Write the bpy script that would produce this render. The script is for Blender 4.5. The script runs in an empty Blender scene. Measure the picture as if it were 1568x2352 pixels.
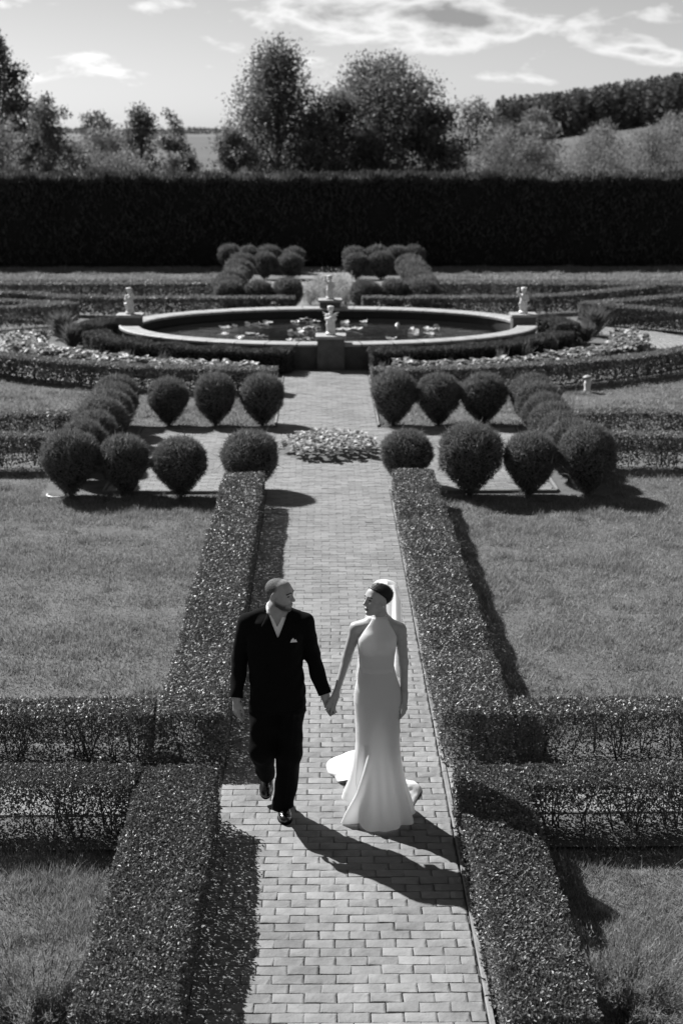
import bpy, math, random
import numpy as np
from mathutils import Vector, Matrix

# ------------------------------------------------------------------ camera, sky, sun, exposure
SC = bpy.context.scene
COL = SC.collection
CAM_H = 4.85
cam_data = bpy.data.cameras.new('camera')
cam = bpy.data.objects.new('camera', cam_data)
COL.objects.link(cam)
cam.location = (0, 0, CAM_H)
cam.rotation_euler = (math.radians(90 - 15.092), 0, math.radians(-0.745))
cam_data.sensor_fit = 'VERTICAL'
cam_data.sensor_height = 36.0
cam_data.sensor_width = 24.0
cam_data.lens = 36.0 * 3267.0 / 2352.0
cam_data.clip_end = 9000
cam_data.dof.use_dof = True
cam_data.dof.focus_distance = 9.95
cam_data.dof.aperture_fstop = 2.4
SC.camera = cam

SUN_EL, SUN_AZ = math.radians(41.8), math.atan2(-0.78, 0.80)      # azimuth from +Y towards +X
to_sun = Vector((math.sin(SUN_AZ) * math.cos(SUN_EL), math.cos(SUN_AZ) * math.cos(SUN_EL), math.sin(SUN_EL)))
sun_data = bpy.data.lights.new('sun', 'SUN')
sun_data.energy = 5.0
sun_data.angle = math.radians(0.53)
sun_data.color = (1, 1, 1)
sun = bpy.data.objects.new('sun', sun_data)
COL.objects.link(sun)
sun.rotation_euler = to_sun.to_track_quat('Z', 'Y').to_euler()

SC.view_settings.view_transform = 'Standard'
SC.view_settings.look = 'None'
SC.view_settings.gamma = 1.0
SC.view_settings.exposure = 1.0
SC.view_settings.use_curve_mapping = False
SC.cycles.use_denoising = True
SC.cycles.max_bounces = 8
SC.cycles.transparent_max_bounces = 12
SC.cycles.caustics_reflective = False
SC.cycles.caustics_refractive = False

W = bpy.data.worlds.new('World')
SC.world = W
W.use_nodes = True
SKY_STRENGTH = 0.06


class NT:
    """small helper to write node trees"""
    def __init__(self, tree):
        self.t = tree
        tree.nodes.clear()

    def n(self, kind, **kw):
        nd = self.t.nodes.new(kind)
        for k, v in kw.items():
            if k.startswith('i_'):
                nd.inputs[k[2:].replace('_', ' ')].default_value = v
            else:
                setattr(nd, k, v)
        return nd

    def l(self, a, b):
        self.t.links.new(a, b)

    def math(self, op, a, b=None, c=None, clamp=False):
        nd = self.n('ShaderNodeMath', operation=op)
        nd.use_clamp = clamp
        for i, v in enumerate((a, b, c)):
            if v is None:
                continue
            if isinstance(v, (int, float)):
                nd.inputs[i].default_value = v
            else:
                self.l(v, nd.inputs[i])
        return nd.outputs[0]

    def ramp(self, fac, stops):
        nd = self.n('ShaderNodeValToRGB')
        cr = nd.color_ramp
        while len(cr.elements) < len(stops):
            cr.elements.new(0.5)
        for e, (p, c) in zip(cr.elements, stops):
            e.position = p
            e.color = (c, c, c, 1)
        self.l(fac, nd.inputs[0])
        return nd.outputs[0]


def build_world():
    N = NT(W.node_tree)
    sky = N.n('ShaderNodeTexSky', sky_type='NISHITA', sun_disc=False)
    sky.sun_elevation = SUN_EL
    sky.sun_rotation = SUN_AZ % (2 * math.pi)
    sky.altitude = 100
    sky.air_density = 1.0
    sky.dust_density = 0.7
    sep = N.n('ShaderNodeSeparateColor')
    N.l(sky.outputs[0], sep.inputs[0])
    red = N.math('MULTIPLY', N.math('POWER', sep.outputs[0], 0.9), .95)                     # black and white film behind a red filter
    tc = N.n('ShaderNodeTexCoord')
    xyz = N.n('ShaderNodeSeparateXYZ')
    N.l(tc.outputs['Generated'], xyz.inputs[0])
    az = N.math('ARCTAN2', xyz.outputs[0], xyz.outputs[1])
    el = N.math('ARCSINE', xyz.outputs[2])
    comb = N.n('ShaderNodeCombineXYZ')
    N.l(N.math('MULTIPLY', az, 13.0), comb.inputs[0])
    N.l(N.math('MULTIPLY', el, 36.0), comb.inputs[1])
    noi = N.n('ShaderNodeTexNoise', i_Scale=1.25, i_Detail=8.0, i_Roughness=0.58, i_Distortion=0.25)
    N.l(comb.outputs[0], noi.inputs['Vector'])
    noi2 = N.n('ShaderNodeTexNoise', i_Scale=0.33, i_Detail=2.0)
    N.l(comb.outputs[0], noi2.inputs['Vector'])

    def blob(a, e, sa, se, amp):
        u = N.math('DIVIDE', N.math('SUBTRACT', az, a), sa)
        v = N.math('DIVIDE', N.math('SUBTRACT', el, e), se)
        r = N.math('ADD', N.math('MULTIPLY', u, u), N.math('MULTIPLY', v, v))
        return N.math('MULTIPLY', N.math('EXPONENT', N.math('MULTIPLY', r, -1.0)), amp)

    cover = N.math('MULTIPLY', N.math('SUBTRACT', noi2.outputs[0], 0.5), 0.5)
    for b in CLOUDS:
        cover = N.math('ADD', cover, blob(*b))
    dens = N.math('ADD', N.math('MULTIPLY_ADD', noi.outputs[0], 1.7, -.35), N.math('MULTIPLY', cover, .92))
    mask = N.math('SMOOTH_MIN', 1.0, N.math('MAXIMUM', N.math('MULTIPLY', N.math('SUBTRACT', dens, 0.64), 5.0), 0.0), 0.3)
    thick = N.math('MULTIPLY', N.math('SUBTRACT', dens, 0.86), 3.0, clamp=True)
    bright = N.math('SUBTRACT', 1.02, N.math('MULTIPLY', thick, 0.62))
    base = N.math('MULTIPLY', red, SKY_STRENGTH)
    # clouds: lit white, a multiple of the clear sky round them so that the whole sky keeps one level
    cl = N.math('MULTIPLY', bright, N.math('ADD', N.math('MULTIPLY', base, 1.05), 0.14))
    mix = N.n('ShaderNodeMix', data_type='FLOAT')
    N.l(mask, mix.inputs[0])
    N.l(base, mix.inputs[2])
    N.l(cl, mix.inputs[3])
    bg = N.n('ShaderNodeBackground')
    cc = N.n('ShaderNodeCombineColor')
    for i in range(3):
        N.l(mix.outputs[0], cc.inputs[i])
    N.l(cc.outputs[0], bg.inputs[0])
    bg.inputs[1].default_value = 1.0
    out = N.n('ShaderNodeOutputWorld')
    N.l(bg.outputs[0], out.inputs[0])


def px_dir(x, y):
    """azimuth, elevation of a photograph point (1568 x 2352 picture units)"""
    f = 3267.0
    d = cam.rotation_euler.to_matrix() @ Vector(((x - 784) / f, (1176 - y) / f, -1))
    d.normalize()
    return math.atan2(d.x, d.y), math.asin(d.z)


CLOUDS = []
for (x, y, sx, sy, a) in [(960, 25, 260, 48, .50), (700, 25, 170, 34, .34), (1250, 50, 200, 28, .32), (640, 145, 150, 24, .30), (1010, 95, 280, 24, .30),
                          (1050, 185, 180, 14, .20), (205, 130, 75, 9, .30), (322, 16, 50, 11, .32), (60, 8, 110, 18, .34), (455, 180, 26, 7, .26),
                          (1530, 125, 90, 26, .38), (1420, 115, 60, 11, .26), (480, 155, 40, 8, .2), (250, 60, 200, 60, -.14), (400, 250, 300, 50, -.16), (1350, 160, 120, 18, -.1)]:
    a0, e0 = px_dir(x, y)
    CLOUDS.append((a0, e0, sx / 3267.0, sy / 3267.0, a))
build_world()

# ------------------------------------------------------------------ helpers
rng = np.random.default_rng(7)
random.seed(7)


def tag(o, label=None, cat=None, group=None, kind=None):
    if label: o['label'] = label
    if cat: o['category'] = cat
    if group: o['group'] = group
    if kind: o['kind'] = kind
    return o


def empty(name, loc, rz=0.0):
    o = bpy.data.objects.new(name, None)
    COL.objects.link(o)
    o.location = loc
    o.rotation_euler = (0, 0, rz)
    o.empty_display_size = 0.1
    return o


def np_mesh(name, verts, faces, mat=None, smooth=False):
    """verts (N,3), faces (M,k) int array or list of such arrays"""
    me = bpy.data.meshes.new(name)
    verts = np.asarray(verts, dtype=np.float32)
    if not isinstance(faces, (list, tuple)):
        faces = [faces]
    faces = [np.asarray(f, dtype=np.int32) for f in faces if len(f)]
    nl = sum(f.size for f in faces)
    nf = sum(len(f) for f in faces)
    me.vertices.add(len(verts))
    me.vertices.foreach_set('co', verts.ravel())
    me.loops.add(nl)
    me.loops.foreach_set('vertex_index', np.concatenate([f.ravel() for f in faces]))
    me.polygons.add(nf)
    sizes = np.concatenate([np.full(len(f), f.shape[1], dtype=np.int32) for f in faces])
    starts = np.concatenate([[0], np.cumsum(sizes)[:-1]]).astype(np.int32)
    me.polygons.foreach_set('loop_start', starts)
    me.polygons.foreach_set('use_smooth', np.full(nf, bool(smooth)))
    me.update(calc_edges=True)
    me.validate()
    if mat: me.materials.append(mat)
    return me


def obj(name, me, parent=None, loc=None):
    o = bpy.data.objects.new(name, me)
    COL.objects.link(o)
    if parent is not None: o.parent = parent
    if loc is not None: o.location = loc
    return o


class MB:
    """collects pieces into one mesh"""
    def __init__(self):
        self.v, self.f, self.n = [], {}, 0

    def add(self, v, f):
        v = np.asarray(v, dtype=np.float64)
        f = np.asarray(f, dtype=np.int64)
        self.v.append(v)
        self.f.setdefault(f.shape[1], []).append(f + self.n)
        self.n += len(v)
        return self

    def box(self, x0, x1, y0, y1, z0, z1):
        v = [(x, y, z) for z in (z0, z1) for y in (y0, y1) for x in (x0, x1)]
        self.add(v, [(0, 2, 3, 1), (4, 5, 7, 6), (0, 1, 5, 4), (2, 6, 7, 3), (0, 4, 6, 2), (1, 3, 7, 5)])
        return self

    def tube(self, pts, rad, seg=6, cap=True):
        pts = np.asarray(pts, dtype=np.float64)
        n = len(pts)
        rad = np.full(n, rad) if np.isscalar(rad) else np.asarray(rad)
        tan = np.gradient(pts, axis=0)
        tan /= np.linalg.norm(tan, axis=1)[:, None] + 1e-12
        ref = np.where(np.abs(tan[:, 2:3]) > .9, [[1., 0, 0]], [[0., 0, 1]])
        a = np.cross(tan, ref); a /= np.linalg.norm(a, axis=1)[:, None]
        b = np.cross(tan, a)
        th = np.linspace(0, 2 * math.pi, seg, endpoint=False)
        ring = np.cos(th)[None, :, None] * a[:, None, :] + np.sin(th)[None, :, None] * b[:, None, :]
        v = (pts[:, None, :] + ring * rad[:, None, None]).reshape(-1, 3)
        f = []
        for i in range(n - 1):
            for j in range(seg):
                k = (j + 1) % seg
                f.append((i * seg + j, i * seg + k, (i + 1) * seg + k, (i + 1) * seg + j))
        base = self.n
        self.add(v, f)
        if cap and seg in (3, 4, 6, 8, 10, 12, 16):
            self.f.setdefault(seg, []).append(np.array([[base + j for j in range(seg)][::-1], [base + (n - 1) * seg + j for j in range(seg)]]))
        return self

    def lathe(self, prof, c=(0, 0, 0), seg=24, sx=1.0, sy=1.0, a0=0.0, a1=2 * math.pi):
        closed = abs(a1 - a0 - 2 * math.pi) < 1e-6
        th = np.linspace(a0, a1, seg, endpoint=not closed)
        v = []
        for r, z in prof:
            for t in th:
                v.append((c[0] + r * sx * math.cos(t), c[1] + r * sy * math.sin(t), c[2] + z))
        f = []
        for i in range(len(prof) - 1):
            for j in range(seg if closed else seg - 1):
                k = (j + 1) % seg
                f.append((i * seg + j, i * seg + k, (i + 1) * seg + k, (i + 1) * seg + j))
        self.add(v, f)
        return self

    def mesh(self, name, mat, smooth=False):
        return np_mesh(name, np.concatenate(self.v), [np.concatenate(x) for x in self.f.values()], mat, smooth)

    def build(self, name, mat, parent=None, smooth=False, loc=None):
        return obj(name, self.mesh(name, mat, smooth), parent, loc)


# ------------------------------------------------------------------ materials (greys: the photograph is black and white)
def simple_mat(name, lo, hi, rough=0.7, scale=8.0, detail=4.0, bump=0.0, bump_scale=30.0, spec=0.5, objrand=0.0, coord='Object', metallic=0.0, coat=0.0):
    m = bpy.data.materials.new(name)
    m.use_nodes = True
    N = NT(m.node_tree)
    p = N.n('ShaderNodeBsdfPrincipled')
    p.inputs['Roughness'].default_value = rough
    p.inputs['Specular IOR Level'].default_value = spec
    p.inputs['Metallic'].default_value = metallic
    p.inputs['Coat Weight'].default_value = coat
    tc = N.n('ShaderNodeTexCoord')
    noi = N.n('ShaderNodeTexNoise', i_Scale=scale, i_Detail=detail, i_Roughness=0.6)
    N.l(tc.outputs[coord], noi.inputs['Vector'])
    fac = noi.outputs[0]
    if objrand:
        oi = N.n('ShaderNodeObjectInfo')
        fac = N.math('ADD', fac, N.math('MULTIPLY', N.math('SUBTRACT', oi.outputs['Random'], 0.5), objrand))
    col = N.ramp(fac, [(0.3, lo), (0.7, hi)])
    N.l(col, p.inputs['Base Color'])
    if bump:
        n2 = N.n('ShaderNodeTexNoise', i_Scale=bump_scale, i_Detail=4.0)
        N.l(tc.outputs[coord], n2.inputs['Vector'])
        b = N.n('ShaderNodeBump', i_Strength=bump, i_Distance=0.02)
        N.l(n2.outputs[0], b.inputs['Height'])
        N.l(b.outputs[0], p.inputs['Normal'])
    o = N.n('ShaderNodeOutputMaterial')
    N.l(p.outputs[0], o.inputs[0])
    return m


def fade_mat(name, lo, hi, skin, rough=.75):
    """cropped hair that thins out towards its edge (point attribute 'fade')"""
    m = simple_mat(name, lo, hi, rough, 150, bump=.3, bump_scale=400)
    T = m.node_tree
    pr = next(n for n in T.nodes if n.type == 'BSDF_PRINCIPLED')
    src = pr.inputs['Base Color'].links[0].from_socket
    at = T.nodes.new('ShaderNodeAttribute'); at.attribute_name = 'fade'
    mx = T.nodes.new('ShaderNodeMix'); mx.data_type = 'RGBA'
    T.links.new(at.outputs['Fac'], mx.inputs[0])
    T.links.new(src, mx.inputs[6])
    mx.inputs[7].default_value = (skin, skin, skin, 1)
    T.links.new(mx.outputs[2], pr.inputs['Base Color'])
    return m


def leaf_mat(name, lo, hi, rough=0.45, spec=0.5, trans=0.3, big=1.2, bigamt=0.5):
    """leaf: tone differs from leaf to leaf, light passes through"""
    m = bpy.data.materials.new(name)
    m.use_nodes = True
    N = NT(m.node_tree)
    geo = N.n('ShaderNodeNewGeometry')
    tc = N.n('ShaderNodeTexCoord')
    noi = N.n('ShaderNodeTexNoise', i_Scale=big, i_Detail=3.0)
    N.l(tc.outputs['Object'], noi.inputs['Vector'])
    fac = N.math('ADD', N.math('MULTIPLY', geo.outputs['Random Per Island'], 1 - bigamt), N.math('MULTIPLY', noi.outputs[0], bigamt))
    col = N.ramp(fac, [(0.15, lo), (0.85, hi)])
    p = N.n('ShaderNodeBsdfPrincipled')
    p.inputs['Roughness'].default_value = rough
    p.inputs['Specular IOR Level'].default_value = spec
    N.l(col, p.inputs['Base Color'])
    t = N.n('ShaderNodeBsdfTranslucent')
    N.l(col, t.inputs[0])
    mx = N.n('ShaderNodeMixShader')
    mx.inputs[0].default_value = trans
    N.l(p.outputs[0], mx.inputs[1])
    N.l(t.outputs[0], mx.inputs[2])
    o = N.n('ShaderNodeOutputMaterial')
    N.l(mx.outputs[0], o.inputs[0])
    return m


def brick_mat(name, lo, hi, per_island=False):
    m = bpy.data.materials.new(name)
    m.use_nodes = True
    N = NT(m.node_tree)
    tc = N.n('ShaderNodeTexCoord')
    geo = N.n('ShaderNodeNewGeometry')
    oi = N.n('ShaderNodeObjectInfo')
    rnd = geo.outputs['Random Per Island'] if per_island else oi.outputs['Random']
    n1 = N.n('ShaderNodeTexNoise', i_Scale=9.0, i_Detail=6.0, i_Roughness=0.65)
    N.l(geo.outputs['Position'], n1.inputs['Vector'])
    n3 = N.n('ShaderNodeTexNoise', i_Scale=1.1, i_Detail=6.0, i_Roughness=.6)
    N.l(geo.outputs['Position'], n3.inputs['Vector'])
    f = N.math('ADD', N.math('MULTIPLY', n1.outputs[0], 0.62), N.math('MULTIPLY', rnd, 0.26))
    f = N.math('ADD', f, N.math('MULTIPLY', N.math('SUBTRACT', n3.outputs[0], .5), 0.75))
    f = N.math('ADD', f, .12)
    col = N.ramp(f, [(0.3, lo), (0.78, hi)])
    p = N.n('ShaderNodeBsdfPrincipled')
    p.inputs['Roughness'].default_value = 0.75
    p.inputs['Specular IOR Level'].default_value = 0.35
    N.l(col, p.inputs['Base Color'])
    n2 = N.n('ShaderNodeTexNoise', i_Scale=26.0, i_Detail=6.0, i_Roughness=.6)
    N.l(geo.outputs['Position'], n2.inputs['Vector'])
    b = N.n('ShaderNodeBump', i_Strength=0.55, i_Distance=0.012)
    N.l(n2.outputs[0], b.inputs['Height'])
    N.l(b.outputs[0], p.inputs['Normal'])
    o = N.n('ShaderNodeOutputMaterial')
    N.l(p.outputs[0], o.inputs[0])
    return m


M = {}
M['brick'] = brick_mat('paver', 0.115, 0.215)
M['brick_far'] = brick_mat('paver_far', 0.115, 0.215, True)
M['joint'] = simple_mat('joint_sand', 0.05, 0.13, 0.95, 30)
M['kerb'] = simple_mat('kerb_stone', 0.11, 0.20, 0.8, 12, bump=.3, objrand=.3)
M['soil'] = simple_mat('soil', 0.05, 0.12, 0.95, 10, bump=.5)
M['turf'] = simple_mat('turf', 0.055, 0.12, 0.95, 3.0, 9, bump=.6, bump_scale=40)
M['meadow'] = simple_mat('meadow', 0.035, 0.075, 0.95, 0.05, 8)
M['grass'] = leaf_mat('grass_blade', 0.10, 0.37, 0.5, 0.35, 0.42, 5.0, 0.6)
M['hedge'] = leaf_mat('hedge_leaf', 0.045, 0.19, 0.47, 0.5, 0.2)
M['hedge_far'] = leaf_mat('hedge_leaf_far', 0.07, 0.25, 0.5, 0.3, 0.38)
M['twig'] = simple_mat('twig', 0.03, 0.08, 0.85, 20)
M['thuja'] = leaf_mat('thuja_spray', 0.05, 0.24, 0.65, 0.15, 0.35, 4.0, .4)
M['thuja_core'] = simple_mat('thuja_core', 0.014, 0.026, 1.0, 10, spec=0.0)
M['dark_hedge'] = leaf_mat('dark_hedge_spray', 0.035, 0.10, 0.65, 0.15, 0.25, 1.0, .4)
M['hosta'] = leaf_mat('broad_leaf', 0.17, 0.36, 0.5, 0.35, 0.3, 3.0, .3)
M['bed_leaf'] = leaf_mat('bed_leaf', 0.24, 0.46, 0.5, 0.35, 0.35, 3.0, .3)
M['juniper'] = leaf_mat('juniper_needle', 0.12, 0.30, 0.5, 0.3, 0.45, 3.0, .4)
M['lily'] = leaf_mat('lily_pad', 0.34, 0.62, 0.35, 0.5, 0.15)
M['airy'] = leaf_mat('airy_leaf', 0.24, 0.42, 0.6, 0.2, 0.45)
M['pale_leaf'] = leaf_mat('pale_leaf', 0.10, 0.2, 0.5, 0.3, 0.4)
M['tree_leaf'] = leaf_mat('tree_leaf', 0.05, 0.20, 0.5, 0.3, 0.42, .5, .4)
M['tree_pale'] = leaf_mat('tree_pale_leaf', 0.12, 0.30, 0.55, 0.2, 0.42, .5, .5)
M['forest'] = leaf_mat('forest_needle', 0.08, 0.17, 0.7, 0.2, 0.2, .05, .6)  # needles lightened: the haze of distance is put into this colour
M['bark'] = simple_mat('bark', 0.06, 0.14, 0.9, 6, bump=.5)
M['stone'] = simple_mat('cast_stone', 0.22, 0.34, 0.6, 5, bump=.25, bump_scale=25)
M['dark_stone'] = simple_mat('dark_stone', 0.05, 0.10, 0.6, 4, bump=.3)
M['basin'] = simple_mat('basin_lining', 0.01, 0.02, 0.7, 4)
M['marble'] = simple_mat('white_marble', 0.55, 0.75, 0.45, 7)
M['plastic'] = simple_mat('white_plastic', 0.65, 0.8, 0.35, 4)
M['skin'] = simple_mat('skin', 0.29, 0.36, 0.5, 30)
M['skin_w'] = simple_mat('skin_light', 0.30, 0.36, 0.48, 30)
def hair_mat():
    m = simple_mat('dark_hair', 0.006, 0.016, 0.5, 60, spec=.25)
    T = m.node_tree
    pr = next(n for n in T.nodes if n.type == 'BSDF_PRINCIPLED')
    tc = T.nodes.new('ShaderNodeTexCoord'); mp = T.nodes.new('ShaderNodeMapping')
    mp.inputs['Rotation'].default_value = (0, 0, math.radians(32))
    mp.inputs['Scale'].default_value = (14, 230, 160)
    nz = T.nodes.new('ShaderNodeTexNoise'); nz.inputs['Scale'].default_value = 1.0; nz.inputs['Detail'].default_value = 3
    b = T.nodes.new('ShaderNodeBump'); b.inputs['Strength'].default_value = .22; b.inputs['Distance'].default_value = .004
    T.links.new(tc.outputs['Object'], mp.inputs[0]); T.links.new(mp.outputs[0], nz.inputs['Vector'])
    T.links.new(nz.outputs[0], b.inputs['Height']); T.links.new(b.outputs[0], pr.inputs['Normal'])
    return m


M['hair'] = hair_mat()
M['buzz'] = fade_mat('cropped_hair', 0.035, 0.08, .325)
M['beard'] = fade_mat('beard', 0.025, 0.08, .325)
M['brow'] = simple_mat('brow', 0.02, 0.05, 0.8, 60)
M['lip'] = simple_mat('lip', 0.08, 0.11, 0.4, 30)
M['suit'] = simple_mat('black_wool', 0.0045, 0.0075, 0.95, 80, spec=.08, bump=.1, bump_scale=300)
M['shirt'] = simple_mat('white_shirt', 0.78, 0.84, 0.8, 20)
M['shoe'] = simple_mat('polished_leather', 0.006, 0.012, 0.16, 20, spec=.6, coat=.6)
M['strand'] = leaf_mat('short_hair', 0.025, 0.08, .5, .3, .1)
M['strand_dark'] = leaf_mat('combed_hair', 0.006, 0.022, .42, .4, .03)
M['pearl'] = simple_mat('pearl', 0.7, 0.8, 0.2, 5)


def cloth_mat(name, lo, hi, trans):
    m = simple_mat(name, lo, hi, 0.7, 6, spec=.3, bump=.05, bump_scale=250)
    N = m.node_tree
    pr = next(n for n in N.nodes if n.type == 'BSDF_PRINCIPLED')
    out = next(n for n in N.nodes if n.type == 'OUTPUT_MATERIAL')
    t = N.nodes.new('ShaderNodeBsdfTranslucent')
    t.inputs[0].default_value = (hi, hi, hi, 1)
    mx = N.nodes.new('ShaderNodeMixShader')
    mx.inputs[0].default_value = trans
    N.links.new(pr.outputs[0], mx.inputs[1])
    N.links.new(t.outputs[0], mx.inputs[2])
    N.links.new(mx.outputs[0], out.inputs[0])
    return m


M['dress'] = cloth_mat('white_crepe', 0.86, 0.90, 0.50)
M['veil'] = None


def veil_mat():
    m = bpy.data.materials.new('veil_tulle')
    m.use_nodes = True
    N = NT(m.node_tree)
    d = N.n('ShaderNodeBsdfDiffuse'); d.inputs[0].default_value = (.85, .85, .85, 1)
    t = N.n('ShaderNodeBsdfTranslucent'); t.inputs[0].default_value = (.85, .85, .85, 1)
    tr = N.n('ShaderNodeBsdfTransparent')
    a = N.n('ShaderNodeMixShader'); a.inputs[0].default_value = .5
    N.l(d.outputs[0], a.inputs[1]); N.l(t.outputs[0], a.inputs[2])
    b = N.n('ShaderNodeMixShader'); b.inputs[0].default_value = .90
    N.l(tr.outputs[0], b.inputs[1]); N.l(a.outputs[0], b.inputs[2])
    o = N.n('ShaderNodeOutputMaterial')
    N.l(b.outputs[0], o.inputs[0])
    return m


M['veil'] = veil_mat()


def water_mat():
    m = bpy.data.materials.new('pool_water')
    m.use_nodes = True
    N = NT(m.node_tree)
    p = N.n('ShaderNodeBsdfPrincipled')
    p.inputs['Base Color'].default_value = (.006, .006, .006, 1)
    p.inputs['Roughness'].default_value = .04
    p.inputs['IOR'].default_value = 1.33
    geo = N.n('ShaderNodeNewGeometry')
    n = N.n('ShaderNodeTexNoise', i_Scale=2.2, i_Detail=3.0)
    mp = N.n('ShaderNodeMapping'); mp.inputs['Scale'].default_value = (.6, 2.4, 1)
    N.l(geo.outputs['Position'], mp.inputs[0]); N.l(mp.outputs[0], n.inputs['Vector'])
    b = N.n('ShaderNodeBump', i_Strength=.16, i_Distance=.05)
    N.l(n.outputs[0], b.inputs['Height']); N.l(b.outputs[0], p.inputs['Normal'])
    o = N.n('ShaderNodeOutputMaterial')
    N.l(p.outputs[0], o.inputs[0])
    return m


M['water'] = water_mat()


# ------------------------------------------------------------------ foliage builders
def unit(a):
    return a / (np.linalg.norm(a, axis=-1, keepdims=True) + 1e-12)


def leaf_quads(P, D, Nn, L, Wd, fold=0.25, quad=False):
    """one folded diamond per leaf: P base, D direction, Nn normal"""
    D = unit(D)
    S = unit(np.cross(D, Nn))
    U = np.cross(S, D)
    L = np.asarray(L).reshape(-1, 1); Wd = np.asarray(Wd).reshape(-1, 1)
    n = len(P)
    if not quad:                                     # small or distant leaf: one pointed face
        v = np.stack([P - S * Wd * .5, P + S * Wd * .5, P + D * L], 1).reshape(-1, 3)
        return v, np.arange(3 * n).reshape(n, 3)
    a = P
    b = P + D * L * .5 + S * Wd * .5 + U * Wd * fold
    c = P + D * L
    d = P + D * L * .5 - S * Wd * .5 + U * Wd * fold
    n = len(P)
    v = np.stack([a, b, c, d], 1).reshape(-1, 3)
    f = np.arange(4 * n).reshape(n, 4)
    return v, f


def snoise(P, sc, seed=0, octs=3):
    """cheap smooth pseudo noise from sines, about -1..1"""
    r = np.random.default_rng(seed + 100)
    out = np.zeros(len(P))
    amp, tot = 1.0, 0.0
    for o in range(octs):
        for _ in range(3):
            k = r.normal(size=3) * sc * (2 ** o)
            out += amp * np.sin(P @ k + r.uniform(0, 6.28))
        tot += amp * 1.7
        amp *= .55
    return out / tot


def poly_sample(pts):
    pts = np.asarray(pts, dtype=float)
    seg = np.linalg.norm(np.diff(pts, axis=0), axis=1)
    cum = np.concatenate([[0], np.cumsum(seg)])
    return pts, cum


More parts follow.
